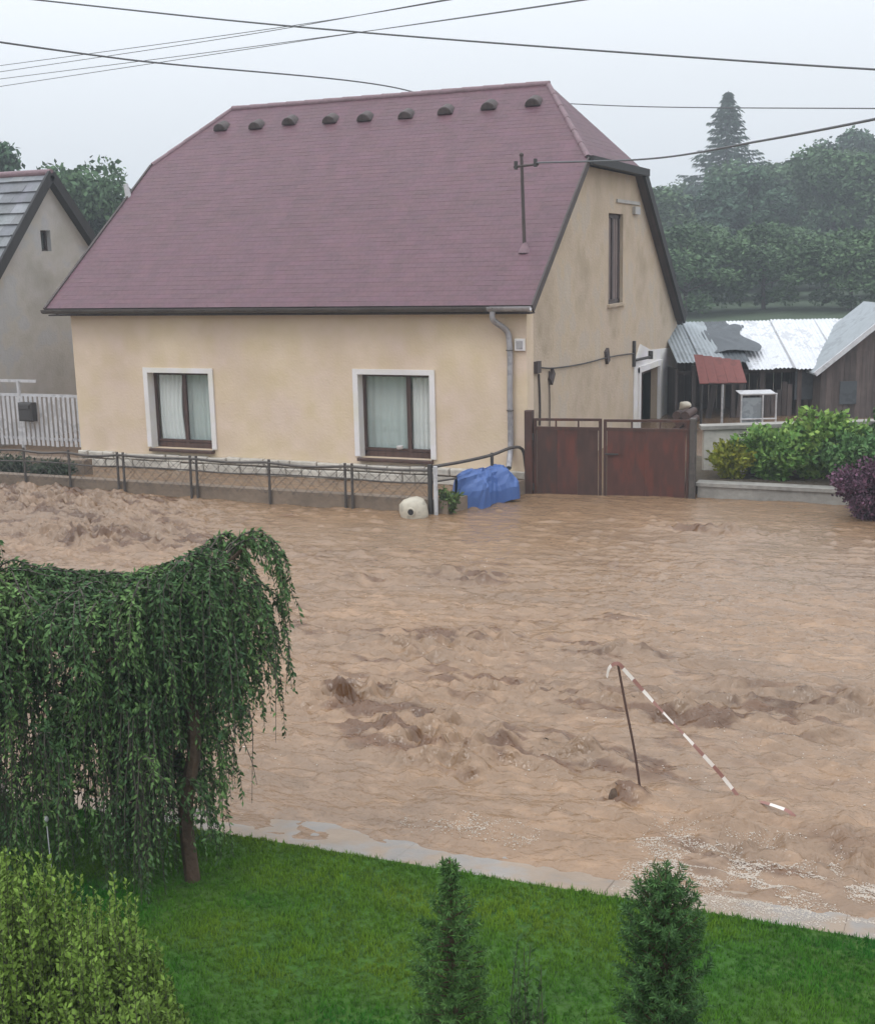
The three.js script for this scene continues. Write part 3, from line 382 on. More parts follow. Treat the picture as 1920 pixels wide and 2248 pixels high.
  // lean-to roof end behind the house
  part(house, 'lean_to', [prism([V(-2.2, 2.0, -10.72), V(0.1, 2.0, -10.72), V(0.1, 1.3, -12.3), V(-2.2, 1.3, -12.3)], V(0, -0.12, 0)), bx(-2.2, 0.02, -0.55, 1.2, -12.2, -12.1), bx(-0.02, 0.03, -0.55, 1.3, -12.1, -10.71)], mats.dark, { label: 'dark lean-to behind the gable' });
  // service mast on the roof
  const mast = part(house, 'service_mast', [rod(V(-0.29, 3.45, -1.03), V(-0.33, 4.95, -1.03), 0.03, 0.026), new THREE.SphereGeometry(0.035, 10, 8).translate(-0.33, 4.97, -1.03)], mats.trim, { label: 'dark cable mast standing on the roof' });
  part(mast, 'crossarm', [rod(V(-0.45, 4.8, -1.03), V(-0.05, 4.82, -1.0), 0.02)], mats.trim); for (const q of [rod(V(-0.1, 4.78, -1.0), V(-0.1, 4.9, -1.0), 0.03), rod(V(-0.42, 4.76, -1.03), V(-0.42, 4.88, -1.03), 0.03)]) part(mast, 'insulator', q, mats.iron);
  part(mast, 'flashing', new THREE.ConeGeometry(0.11, 0.2, 12, 1, true).translate(-0.29, 3.62, -1.03), mats.ridge);
}

// ---------------------------------------------------------------- neighbour house, left
{
  const n = thing('neighbour_house', 'grey plastered house with dark tiled gable roof at left edge', 'house', [-16, -0.55, -3.6]);
  const X = -11.5, pz = -3.62, py = 5.36, s = 1.08, ey = 2.55, zf = pz + (py - ey) / s, zb = pz - (py - ey) / s;
  const sh = new THREE.Shape(); sh.moveTo(-zf + 0.25, -0.55); sh.lineTo(-zb - 0.25, -0.55); sh.lineTo(-zb - 0.25, ey + 0.1); sh.lineTo(-pz, py - 0.12); sh.lineTo(-zf + 0.25, ey + 0.1); sh.closePath();
  { const h = new THREE.Path(); h.moveTo(3.32, 3.8); h.lineTo(3.32, 4.22); h.lineTo(3.62, 4.22); h.lineTo(3.62, 3.8); h.closePath(); sh.holes.push(h); }
  part(n, 'gable_wall', extrudeShape(sh, 0.3).rotateY(Math.PI / 2).translate(X - 0.3, 0, 0), mats.greyPlaster);
  part(n, 'front_wall', bx(-20, X - 0.3, -0.55, ey + 0.1, zf - 0.55, zf - 0.25), mats.greyPlaster); part(n, 'rear_wall', bx(-20, X - 0.3, -0.55, ey + 0.1, zb + 0.25, zb + 0.55), mats.greyPlaster); part(n, 'end_wall', bx(-20.3, -20, -0.55, ey + 0.1, zb + 0.25, zf - 0.25), mats.greyPlaster);
  const w = part(n, 'attic_window', [bx(X - 0.16, X - 0.1, 3.8, 4.22, -3.36, -3.32), bx(X - 0.16, X - 0.1, 3.8, 4.22, -3.62, -3.58), bx(X - 0.16, X - 0.1, 3.8, 3.84, -3.58, -3.36), bx(X - 0.16, X - 0.1, 4.18, 4.22, -3.58, -3.36)], mats.trim, { label: 'small dark attic window' }); part(w, 'pane', bx(X - 0.14, X - 0.136, 3.84, 4.18, -3.58, -3.36), mats.glass);
  part(w, 'dark_backing', bx(X - 0.5, X - 0.49, 3.7, 4.3, -3.8, -3.1), mats.dark);  // dark sheet behind the pane, stands in for the unlit attic
  const A = V(-20.6, ey, zf), B = V(X + 0.12, ey, zf), D = V(X + 0.12, py, pz), E = V(-20.6, py, pz), F = V(X + 0.12, ey, zb), G = V(-20.6, ey, zb);
  const rf = part(n, 'roof', [prism([A, B, D, E], V(0, -0.09, -0.08)), prism([D, F, G, E], V(0, -0.09, 0.08))], mats.dark);
  part(rf, 'roof_tiles', globalCourses([A, B, D, E], A, B, V(0, py - ey, pz - zf).normalize(), 0.3, 0.32, 0.035, 8, 0.7), mats.greyTile, { stuff: true, label: 'grey weathered wavy roof tiles' });
  part(rf, 'roof_tiles', globalCourses([G, F, D, E], G, F, V(0, py - ey, pz - zb).normalize(), 0.3, 0.32, 0.035, 9, 0.5), mats.greyTile, { stuff: true });
  part(rf, 'verge_board', beam(V(X + 0.15, ey - 0.05, zf), V(X + 0.15, py - 0.03, pz), 0.06, 0.2), mats.dark); part(rf, 'verge_board', beam(V(X + 0.15, ey - 0.05, zb), V(X + 0.15, py - 0.03, pz), 0.06, 0.2), mats.dark);
  part(rf, 'ridge_tile', rod(V(-20.6, py, pz), V(X + 0.16, py, pz), 0.08, 0.08, 8), mats.ridge);
}
// pale picket fence between the houses
{
  const f = thing('picket_fence', 'pale grey picket fence between the two houses', 'fence', [-10.4, -0.4, -1.5]);
  part(f, 'rail', bx(-12.6, -8.5, 1.04, 1.09, -1.53, -1.49), mats.whitePaint); part(f, 'rail', bx(-12.6, -8.5, 0.2, 0.25, -1.53, -1.49), mats.whitePaint); part(f, 'rail', bx(-12.6, -10.35, 1.31, 1.36, -1.53, -1.49), mats.whitePaint);
  for (const x of [-12.2, -10.79, -8.9]) part(f, 'post', rod(V(x, -0.4, -1.5), V(x, x < -10 ? 1.34 : 1.06, -1.5), 0.04), mats.whitePaint);
  const r = RNG(4); for (let i = 0; i < 36; i++) { const x = -12.55 + i * 0.112; part(f, 'picket', bx(x, x + 0.066, 0.08 + 0.02 * r(), 1.03 + 0.015 * r(), -1.488 + 0.01 * r(), -1.466), mats.whitePaint); }
  single('letter_box', [bevel(-10.68, -10.34, 0.58, 0.94, -1.46, -1.28, 0.03), bevel(-10.64, -10.38, 0.82, 0.9, -1.28, -1.262, 0.005)], mats.iron, 'black box hanging on the pale picket fence', 'letter box', [-10.5, 0.58, -1.37]);
}
// low dark wall left of the cream house
single('garden_wall', rough(bx(-12, -7.55, -0.5, 0.26, 0.5, 0.72), 0.02, 3, 6), mats.mudConcrete, 'low dark muddy wall at left below the picket fence', 'wall', [-9.7, -0.5, 0.6]);

// ---------------------------------------------------------------- front garden fence
{
  const f = thing('front_fence', 'low rusty pipe fence on concrete base before the cream house', 'fence', [-4.6, -0.55, 1.5]);
  part(f, 'base_wall', rough(bx(-9.3, -0.6, -0.55, 0.2, 1.72, 1.9), 0.016, 4, 3), mats.mudConcrete, { label: 'mud stained concrete fence base' });
  part(f, 'base_wall', rough(prism([V(-0.6, 0.2, 1.9), V(-0.42, 0.2, 1.9), V(0.08, 0.2, 0.1), V(-0.1, 0.2, 0.1)], V(0, -0.75, 0)), 0.01, 4, 5), mats.mudConcrete);
  const xs = [-9.1, -7.79, -6.9, -5.86, -4.53, -3.28, -1.93];
  for (const x of xs) for (const d of [-0.055, 0.055]) { if (d < 0 && (x < -6 || x === -3.28)) continue; part(f, 'post', rod(V(x + d, 0.0, 1.93), V(x + d + 0.01, 0.66, 1.93), 0.02, 0.02, 8), mats.steel); }
  for (let i = 0; i < xs.length; i++) { const a = xs[i], b = i + 1 < xs.length ? xs[i + 1] : -0.63; part(f, 'rail', tube([V(a, 0.615, 1.93), V((a + b) / 2, 0.6 - 0.01 * (i % 3), 1.935), V(b, 0.615, 1.93)], 0.02, 10, 6), mats.steel); part(f, 'rail', tube([V(a, 0.44, 1.93), V((a + b) / 2, 0.425 + 0.02 * (i % 2), 1.94), V(b, 0.44, 1.93)], 0.012, 10, 6), mats.steel); }
  // corner post pair and side return
  part(f, 'post', rod(V(-0.66, -0.4, 1.95), V(-0.66, 0.7, 1.95), 0.034, 0.034, 10), mats.iron, { label: 'dark corner post' }); part(f, 'post', rod(V(-0.57, -0.4, 1.97), V(-0.57, 0.68, 1.97), 0.03, 0.03, 10), mats.whitePaint, { label: 'pale corner post' });
  part(f, 'post', rod(V(-0.2, 0.1, 0.75), V(-0.2, 0.7, 0.75), 0.026, 0.026, 8), mats.steel);
  part(f, 'rail', tube([V(-0.62, 0.67, 1.95), V(-0.4, 0.66, 1.35), V(-0.2, 0.67, 0.75), V(-0.05, 0.71, 0.25), V(0.02, 0.66, 0.06), V(0.05, 0.4, 0.0), V(0.08, 0.0, -0.02)], 0.024, 40, 7), mats.steel, { label: 'bent top rail of the side return' });
  part(f, 'rail', tube([V(-0.62, 0.46, 1.95), V(-0.4, 0.44, 1.35), V(-0.12, 0.46, 0.5)], 0.014, 20, 6), mats.steel);
  // sagging wire mesh
  const r = RNG(12), wires = [];
  for (let i = 0; i < xs.length; i++) { const a = xs[i], b = i + 1 < xs.length ? xs[i + 1] : -0.63, n = Math.round((b - a) / 0.085); for (let k = 0; k < n; k++) { const x = lerp(a, b, (k + 0.5) / n), y1 = 0.6 - 0.02 * r(), y0 = 0.16, dx = 0.25 * (k % 2 ? 1 : -1) * (0.7 + 0.6 * r()); wires.push(rod(V(clamp(x - dx, a, b), y0, 1.945), V(clamp(x + dx, a, b), y1, 1.945), 0.0035, 0.0035, 4)); } }
  part(f, 'wire_mesh', wires, mats.steel, { stuff: true });
}
// blue tarpaulin over the side return
{
  const g = new THREE.PlaneGeometry(1, 1, 26, 20).toNonIndexed(), p = g.attributes.position, a = V(-0.46, 0, 1.5), b = V(-0.06, 0, 0.46);
  for (let i = 0; i < p.count; i++) {
    const u = p.getX(i) + 0.5, v = p.getY(i) + 0.5, q = a.clone().lerp(b, u);       // v=0 street side hem, v=1 back hem
    const w = (0.2 + 0.05 * Math.sin(u * 9)) * (0.25 + 0.75 * sm(0, 0.22, u)) * (0.5 + 0.5 * sm(1, 0.85, u)), top = 0.52 - 0.1 * sm(0.75, 1, u) - 0.05 * sm(0.2, 0, u), t = v * Math.PI;
    const fold = 0.11 * (ridge(u * 4 + 0.8 * vn(v * 3, u * 2, 8), v * 2.2, 4, 91) - 0.6) + 0.08 * (ridge(u * 8 + 2 * vn(u * 3, v * 3, 5), v * 6, 3, 92) - 0.6) - 0.05 * sm(0.55, 0.62, u) * sm(0.75, 0.66, u);
    const out = Math.cos(t) * w * (1 + 0.35 * (1 - Math.sin(t))), h = -0.02 + 0.06 * u + (top + 0.02 - 0.06 * u) * Math.pow(Math.sin(t), 0.55) + fold * 0.8;
    const nx = 0.937, nz = 0.35; p.setXYZ(i, q.x + nx * (out + fold), h, q.z + nz * (out + fold));
  }
  g.computeVertexNormals(); single('blue_tarpaulin', g, mats.blue, 'crumpled blue tarpaulin draped over the fence side by the house corner', 'tarpaulin', [-0.27, 0, 1]);
}
// cream tub wedged at the corner post
{
  const t = thing('plastic_tub', 'cream tub with dark hole washed against the fence corner post', 'tub', [-0.78, -0.08, 2.15]);
  const pr = [[0, 0], [0.1, 0.005], [0.16, 0.03], [0.19, 0.1], [0.2, 0.22], [0.175, 0.32], [0.1, 0.37], [0, 0.38]].map((q) => new THREE.Vector2(...q));
  part(t, 'body', new THREE.LatheGeometry(pr, 22).scale(1, 1, 0.9).rotateZ(0.25).translate(-0.78, -0.1, 2.15), mats.cream);
  part(t, 'hole', new THREE.CylinderGeometry(0.04, 0.04, 0.03, 14).rotateX(Math.PI / 2).translate(-0.79, 0.1, 2.325), mats.dark); part(t, 'rim', new THREE.TorusGeometry(0.05, 0.012, 8, 18).translate(-0.79, 0.1, 2.325), mats.cream);
}
// ---------------------------------------------------------------- gate
{
  const g = thing('yard_gate', 'rusty brown sheet metal double gate beside the gable', 'gate', [1.3, -0.5, -0.05]);
  const z = (x) => 0.06 - 0.11 * x;
  const post = (x, h, w, m) => part(g, 'post', bevel(x - w / 2, x + w / 2, -0.5, h, z(x) - w / 2, z(x) + w / 2, 0.01), m);
  post(0.13, 1.24, 0.12, mats.gateDark); post(2.5, 1.16, 0.09, mats.steel);
  const leafs = [[0.2, 1.2], [1.23, 2.45]];
  leafs.forEach(([a, b], k) => {
    const y0 = -0.15, y1 = 0.98, fr = part(g, 'gate_leaf', [beam(V(a, y1, z(a)), V(b, y1, z(b)), 0.04, 0.045), beam(V(a, y0, z(a)), V(b, y0, z(b)), 0.04, 0.045), beam(V(a + 0.02, y0, z(a)), V(a + 0.02, 1.1, z(a)), 0.04, 0.04), beam(V(b - 0.02, y0, z(b)), V(b - 0.02, 1.1, z(b)), 0.04, 0.04), beam(V(a, 1.105, z(a)), V(b, 1.115, z(b)), 0.035, 0.035)], mats.gateDark);
    const n = k ? 2 : 3; for (let i = 0; i < n; i++) { const xa = lerp(a + 0.05, b - 0.05, i / n) + 0.002, xb = lerp(a + 0.05, b - 0.05, (i + 1) / n) - 0.002; part(fr, 'panel', prism([V(xa, y0 + 0.02, z(xa) + 0.015), V(xb, y0 + 0.02, z(xb) + 0.012 + 0.008 * (i % 2)), V(xb, y1 - 0.02, z(xb) + 0.012), V(xa, y1 - 0.02, z(xa) + 0.018)], V(0, 0, -0.01)), k ? mats.gateRed : (i === 1 ? mats.gateRed : mats.gateDark), { label: k ? 'dull red gate panel' : 'dark brown gate panel' }); }
    if (k) part(fr, 'latch', [beam(V(1.26, 0.62, z(1.26) + 0.04), V(1.45, 0.62, z(1.45) + 0.04), 0.03, 0.02)], mats.iron); else for (const yy of [0.05, 0.8]) part(fr, 'hinge', rod(V(0.19, yy, z(0.2) + 0.03), V(0.19, yy + 0.1, z(0.2) + 0.03), 0.02), mats.iron);
    for (const t of [0.33, 0.66]) part(fr, 'spike', beam(V(lerp(a, b, t), y1, z(lerp(a, b, t))), V(lerp(a, b, t), 1.1, z(lerp(a, b, t))), 0.02, 0.02), mats.gateDark);
  });
}
// ---------------------------------------------------------------- right garden: retaining wall, bed, rendered wall
single('retaining_wall', [rough(bx(2.56, 9, -0.55, 0.17, -0.5, -0.3), 0.012, 3, 8), rough(bx(2.54, 9, 0.171, 0.22, -0.53, -0.27), 0.012, 3, 9)], mats.concrete, 'low grey concrete wall holding the garden bed right of the gate', 'wall', [5.8, -0.55, -0.4]);
struct('garden_bed', (() => { const g = new THREE.PlaneGeometry(8.4, 2.2, 50, 14).rotateX(-Math.PI / 2).translate(6.2, 0, -1.62), p = g.attributes.position; for (let i = 0; i < p.count; i++) p.setY(i, 0.17 + 0.08 * fbm(p.getX(i) * 3, p.getZ(i) * 3, 3, 15)); g.computeVertexNormals(); return g; })(), mats.earth);
{
  const w = thing('rendered_wall', 'pale rendered garden wall with coping behind the shrubs', 'wall', [5.8, -0.55, -2.2]);
  part(w, 'wall_face', prism([V(2.45, -0.55, -1.3), V(9, -0.55, -3.6), V(9, 0.98, -3.6), V(2.45, 0.86, -1.3)], V(-0.06, 0, -0.17)), mats.paleConcrete);
  for (let i = 0; i < 8; i++) { const a = V(2.4, 0.875, -1.28).lerp(V(9, 0.995, -3.58), i / 8), b = V(2.4, 0.875, -1.28).lerp(V(9, 0.995, -3.58), (i + 0.985) / 8); part(w, 'coping', beam(a.add(V(-0.03, 0, -0.1)), b.add(V(-0.03, 0, -0.1)), 0.28, 0.055), mats.concrete); }
}
// ---------------------------------------------------------------- sheds
{
  const rv = V(0.9205, 0, -0.3905), bk = V(-0.39, 0, -0.92);      // along the shed row, and away from the street
  const O = V(0.66, 0, -8.94), at = (s, y, d) => O.clone().addScaledVector(rv, s).addScaledVector(bk, d).setY(y);
  const sh = thing('open_shed', 'low open wooden shed with patched grey and white sheet roof', 'shed', [2.4, -0.3, -10.2]);
  const S0 = -0.3, S1 = 5.2, ex = (s) => (s < 1.25 ? 1.22 : 1.03);
  const n = 11, r = RNG(90);
  for (let i = 0; i < n; i++) {
    const a = lerp(S0, S1, i / n), b = lerp(S0, S1, (i + 1.04) / n), m = a < 1.2 ? (i === 2 ? mats.sheetDark : mats.sheetGrey) : a > 3.6 && i % 2 ? mats.sheetGrey : mats.sheetWhite;
    const wav = new THREE.PlaneGeometry(1, 1, 24, 6), p = wav.attributes.position; const yb = 1.93 + 0.02 * r(), ye = (a < 1.2 ? 1.2 : 1.02) + 0.025 * r(), d1 = 2.0, d0 = -0.12 + (a > 1.2 && a < 2 ? 0.45 * (2 - a) : 0) - 0.1 * r();
    for (let k = 0; k < p.count; k++) { const u = p.getX(k) + 0.5, v = p.getY(k) + 0.5, q = at(lerp(a, b, u), lerp(ye, yb, v) + 0.012 * Math.sin(u * 38) + 0.006 * (i % 2), lerp(d0, d1, v)); p.setXYZ(k, q.x, q.y, q.z); }
    wav.computeVertexNormals(); part(sh, 'roof_sheet', wav, m, { label: m === mats.sheetWhite ? 'bright white roof sheet' : m === mats.sheetDark ? 'dark patched roof sheet' : 'grey roof sheet' });
  }
  { const g = new THREE.PlaneGeometry(1.1, 0.9, 20, 14), p = g.attributes.position; for (let k = 0; k < p.count; k++) { const u = p.getX(k) / 1.1 + 0.5, v = p.getY(k) / 0.9 + 0.5, q = at(0.55 + u * 0.95 + 0.15 * Math.sin(v * 7), 1.24 + 0.56 * (0.15 + 0.85 * v) + 0.05 + 0.07 * fbm(u * 4, v * 4, 3, 17) * Math.sin(u * 3.14), -0.05 + 1.85 * (0.15 + 0.85 * v)); p.setXYZ(k, q.x, q.y, q.z); } g.computeVertexNormals(); part(sh, 'roof_tarp', g, mats.sheetDark, { label: 'dark torn tarp on the shed roof' }); }
  const box = (s0, s1, y0, y1, d0, d1) => prism([at(s0, y0, d0), at(s1, y0, d0), at(s1, y1, d0), at(s0, y1, d0)], bk.clone().multiplyScalar(d1 - d0));
  for (let i = 0; i < 30; i++) { const a = lerp(S0, S1, i / 30), b = lerp(S0, S1, (i + 0.94) / 30); part(sh, 'plank', box(a, b, -0.3, 1.75 - 0.03 * r(), 1.75 + 0.02 * r(), 1.79), mats.planks[i % 3]); }
  for (const s of [S0, S1 - 0.05]) part(sh, 'side_wall', box(s, s + 0.05, -0.3, 1.05, 0.0, 1.72), mats.planks[0]);
  for (const s of [0.05, 0.9, 1.5, 2.3, 3.1, 4.2]) part(sh, 'post', box(s, s + 0.09, -0.3, 1.12, 0.02, 0.11), mats.planks[(s * 10 | 0) % 3]);
  part(sh, 'beam', box(S0, S1, 0.93, 1.0, 0.12, 0.2), mats.planks[0]);
  for (let i = 0; i < 14; i++) { const a = 1.55 + i * 0.115; if (i === 6 || i === 7) continue; part(sh, 'plank', box(a, a + 0.1, -0.3, 0.5 + 0.25 * r(), 0.13, 0.155), mats.planks[i % 3]); }
  for (let i = 0; i < 6; i++) { const a = 2.45 + i * 0.11; part(sh, 'plank', box(a, a + 0.09, 0.55, 0.95, 0.14, 0.16), mats.planks[(i + 1) % 3]); }
  for (const [a, b, y, m] of [[0.35, 0.62, 0.85, 0], [1.05, 1.2, 1.0, 2], [1.72, 1.55, 0.9, 1], [2.9, 3.25, 0.95, 0], [3.5, 3.38, 0.8, 2]]) part(sh, 'leaning_board', beam(at(a, -0.25, -0.05), at(b, y, 0.25), 0.13, 0.025), mats.planks[m]);
  part(sh, 'hanging_sheet', box(2.25, 2.75, 0.35, 0.95, 0.05, 0.06), mats.sheetDark, { label: 'dark sheet hanging in the shed front' });
  // red awning
  const aw = thing('red_awning', 'small faded red awning roof under the grey shed roof', 'awning', [1.4, -0.3, -7.9]);
  const al = (s, y, d) => V(0.99, 0, -8.06).addScaledVector(rv, s).addScaledVector(bk, d).setY(y);
  for (let i = 0; i < 5; i++) { const a = -0.05 + i * 0.19, b = a + 0.185; part(aw, 'awning_strip', prism([al(a, 0.9 + 0.01 * (i % 2), -0.5), al(b, 0.9, -0.5), al(b, 1.42 - 0.03 * i, 0.12), al(a, 1.43 - 0.03 * i, 0.12)], V(0, -0.015, 0)), mats.awning); }
  for (const s of [0.0, 0.42, 0.86]) part(aw, 'post', rod(al(s, -0.3, -0.46), al(s, 0.9, -0.46), 0.025), s === 0.42 ? mats.whitePaint : mats.iron);
  part(aw, 'bar', rod(al(-0.06, 0.88, -0.47), al(0.9, 0.88, -0.47), 0.02), mats.iron);
  // gable shed at right
  const gs = thing('plank_shed', 'grey plank gable shed with pale verge boards at right edge', 'shed', [4.7, -0.3, -10.3]);
  const pk = 1.62, q0 = V(3.23, 0, -9.48), gl = (s, y, d) => q0.clone().addScaledVector(rv, s).addScaledVector(bk, d).setY(y), yr = (s) => (s < pk ? 1.0 + (s / pk) * 1.28 : 1.0 + ((2 * pk - s) / pk) * 1.28);
  for (let i = 0; i < 26; i++) { const a = 0.05 + i * 0.121, b = a + 0.116; part(gs, 'plank', prism([gl(a, -0.3, 0), gl(b, -0.3, 0), gl(b, yr(b) - 0.06, 0), gl(a, yr(a) - 0.06, 0)], bk.clone().multiplyScalar(0.025 + 0.01 * (i % 2))), mats.planks[(i * 7 % 5) % 3]); }
  part(gs, 'shutter', prism([gl(0.45, 0.3, -0.03), gl(0.8, 0.3, -0.03), gl(0.8, 0.78, -0.03), gl(0.45, 0.78, -0.03)], bk.clone().multiplyScalar(0.028)), mats.sheetDark);
  part(gs, 'roof', [prism([gl(-0.1, 0.93, -0.12), gl(pk, 2.3, -0.12), gl(pk, 2.3, 2.2), gl(-0.1, 0.93, 2.2)], V(0, 0.03, 0)), prism([gl(pk, 2.3, -0.12), gl(2 * pk + 0.1, 0.93, -0.12), gl(2 * pk + 0.1, 0.93, 2.2), gl(pk, 2.3, 2.2)], V(0, 0.03, 0))], mats.sheetGrey);
  part(gs, 'verge_board', beam(gl(-0.12, 0.95, -0.16), gl(pk, 2.34, -0.16), 0.04, 0.1), mats.sheetWhite); part(gs, 'verge_board', beam(gl(pk, 2.34, -0.16), gl(2 * pk + 0.12, 0.95, -0.16), 0.04, 0.1), mats.sheetWhite);
  for (const s of [0.06, 3.1]) part(gs, 'side_wall', prism([gl(s, -0.3, 0.05), gl(s + 0.04, -0.3, 0.05), gl(s + 0.04, 0.95, 0.05), gl(s, 0.95, 0.05)], bk.clone().multiplyScalar(2)), mats.planks[1]);
  // pale wire pen
  const pn = thing('wire_pen', 'pale framed wire pen standing before the open shed', 'pen', [2.35, -0.2, -7.35]);
  const c0 = V(2.03, 0, -7.23), pl2 = (s, y, d = 0) => c0.clone().addScaledVector(rv, s).addScaledVector(bk, d).setY(y);
  for (const s of [0, 0.42, 0.68]) part(pn, 'post', rod(pl2(s, -0.2), pl2(s, 0.73), 0.018), mats.whitePaint);
  for (const y of [0.73, 0.24]) part(pn, 'rail', rod(pl2(-0.02, y), pl2(0.7, y), 0.018), mats.whitePaint);
  part(pn, 'cover', prism([pl2(0, 0.72), pl2(0.7, 0.72), pl2(0.7, 0.76, 0.5), pl2(0, 0.76, 0.5)], V(0, -0.012, 0)), mats.whitePaint);
  part(pn, 'mesh_panel', prism([pl2(0.02, -0.1, 0.02), pl2(0.42, -0.1, 0.02), pl2(0.42, 0.66, 0.02), pl2(0.02, 0.66, 0.02)], bk.clone().multiplyScalar(0.01)), mats.sheetGrey);
  // pale sack behind the gate
  single('pale_sack', rough(new THREE.SphereGeometry(0.11, 18, 14).scale(1.1, 0.75, 0.8).rotateZ(-0.2).translate(1.03, 0.54, -6.6), 0.09, 9, 4), mats.cream, 'pale bundle on a dark stack in the yard behind the gate', 'sack', [1.03, 0.42, -6.6]);
  const wp = thing('log_stack', 'dark stack of logs in the yard behind the gate', 'logs', [1.0, -0.3, -6.9]);
  for (let j = 0; j < 5; j++) for (let i = 0; i < 2; i++) part(wp, 'log', rod(V(0.93 + i * 0.16 + (j % 2) * 0.05, -0.2 + j * 0.145, -6.45 + 0.05 * r()), V(0.93 + i * 0.16 + (j % 2) * 0.05, -0.2 + j * 0.145, -7.3), 0.08 + 0.012 * r(), 0.075, 8), mats.brownWood);
}

// ---------------------------------------------------------------- leafy growth
function shrub(name, label, category, base, rad, N, L, W, c0, c1, seed, o = {}) {   // stems from the base with leaves through the crown
  const r = RNG(seed), t = thing(name, label, category, base, o.group), lv = new Leaves(), stems = [], b = V(...base), S = o.stems || 26;
  for (let i = 0; i < S; i++) {
    const a = r() * 6.283, q = Math.sqrt(r()) * 1, top = b.clone().add(V(Math.cos(a) * q * rad[0] * 0.85, rad[1] * (0.55 + 0.45 * r()) * (1 - 0.35 * q * q), Math.sin(a) * q * rad[2] * 0.85)), mid = b.clone().lerp(top, 0.5).add(V(0, rad[1] * 0.12, 0));
    const root = b.clone().add(V(Math.cos(a) * 0.12 * rad[0], 0, Math.sin(a) * 0.12 * rad[2]));
    stems.push(taper([root, mid, top], o.stemR || 0.008, 0.002, 6, 4));
    const cl = Math.round(N / S), cr = (o.clump || 0.22) * rad[0];
    for (let k = 0; k < cl; k++) {
      const u = Math.pow(r(), 0.6), p = root.clone().lerp(mid, Math.min(1, u * 2)); if (u > 0.5) p.copy(mid).lerp(top, (u - 0.5) * 2);
      p.addScaledVector(rdir(r), cr * Math.sqrt(r()) * (0.6 + 0.5 * r()));
      if (p.y < b.y + 0.01) p.y = b.y + 0.02 + 0.1 * r();
      const d = rdir(r).add(V(0, o.lift ?? 0.5, 0)).add(p.clone().sub(b).setY(0).normalize().multiplyScalar(0.6)).normalize(), f = 0.7 + 0.6 * r();
      lv.leaf(p, d, sideOf(d, r), L * f, W * f, mixc(c0, c1, r(), r, 0.22));
    }
  }
  part(t, 'branches', stems, mats.greyBark, { stuff: true }); part(t, 'foliage', lv.geo(), mats.leaf, { raw: true, stuff: true });
  return t;
}
const G = 'shrubs on the garden bed';
shrub('golden_shrub', 'low yellow green shrub beside the gate post', 'shrub', [2.95, 0.18, -0.85], [0.46, 0.6, 0.35], 3200, 0.07, 0.02, [0.15, 0.19, 0.016], [0.28, 0.28, 0.025], 201, { group: G, lift: 0.9 });
shrub('leafy_shrub', 'fresh green shrub left of centre on the garden bed', 'shrub', [3.5, 0.18, -0.95], [0.68, 0.82, 0.45], 5600, 0.085, 0.03, [0.07, 0.17, 0.03], [0.17, 0.28, 0.06], 202, { group: G });
shrub('leafy_shrub', 'tallest light green shrub in the middle of the garden bed', 'shrub', [4.15, 0.18, -1.2], [0.82, 1.02, 0.55], 7200, 0.09, 0.032, [0.09, 0.2, 0.035], [0.23, 0.34, 0.07], 203, { group: G });
shrub('leafy_shrub', 'darker green shrub behind the purple bush', 'shrub', [4.75, 0.18, -0.9], [0.72, 0.85, 0.5], 6000, 0.085, 0.03, [0.045, 0.13, 0.03], [0.11, 0.2, 0.06], 204, { group: G });
shrub('tall_shrub', 'dark upright shrub at the right edge by the pale wall', 'shrub', [5.05, 0.18, -1.9], [0.4, 1.15, 0.4], 3600, 0.08, 0.026, [0.03, 0.08, 0.02], [0.07, 0.13, 0.03], 205, { group: G });
shrub('leafy_shrub', 'green shrub on the garden bed at the frame edge', 'shrub', [5.6, 0.18, -1.1], [0.6, 0.9, 0.5], 4200, 0.085, 0.03, [0.04, 0.11, 0.025], [0.1, 0.17, 0.045], 206, { group: G });
shrub('wall_climber', 'sparse pale leaved plant against the rendered wall', 'shrub', [3.15, 0.18, -1.3], [0.3, 0.6, 0.2], 700, 0.06, 0.016, [0.1, 0.13, 0.05], [0.2, 0.22, 0.1], 207, { group: G });
shrub('purple_bush', 'dark purple barberry bush at the right water edge', 'bush', [4.98, -0.12, 0.5], [0.66, 1.0, 0.5], 9000, 0.05, 0.017, [0.055, 0.022, 0.04], [0.14, 0.06, 0.10], 208, { stems: 60, clump: 0.2 });
shrub('post_weed', 'small green weed growing beside the fence corner post', 'plant', [-0.42, -0.05, 1.85], [0.16, 0.5, 0.14], 420, 0.07, 0.016, [0.04, 0.08, 0.015], [0.09, 0.13, 0.03], 209, { stems: 8, clump: 0.35 });
for (const [x, z, h, s, lab] of [[-9.6, 0.95, 0.4, 210, 'dark weedy bush on the far left water edge'], [-8.7, 1.1, 0.32, 211, 'low dark weedy bush left of the fence'], [-7.9, 1.05, 0.26, 212, 'small dark bush at the left fence end']]) shrub('dark_bush', lab, 'bush', [x, -0.05, z], [0.55, h + 0.1, 0.3], 1700, 0.055, 0.018, [0.025, 0.04, 0.02], [0.05, 0.07, 0.035], s, { group: 'dark bushes left of the fence' });

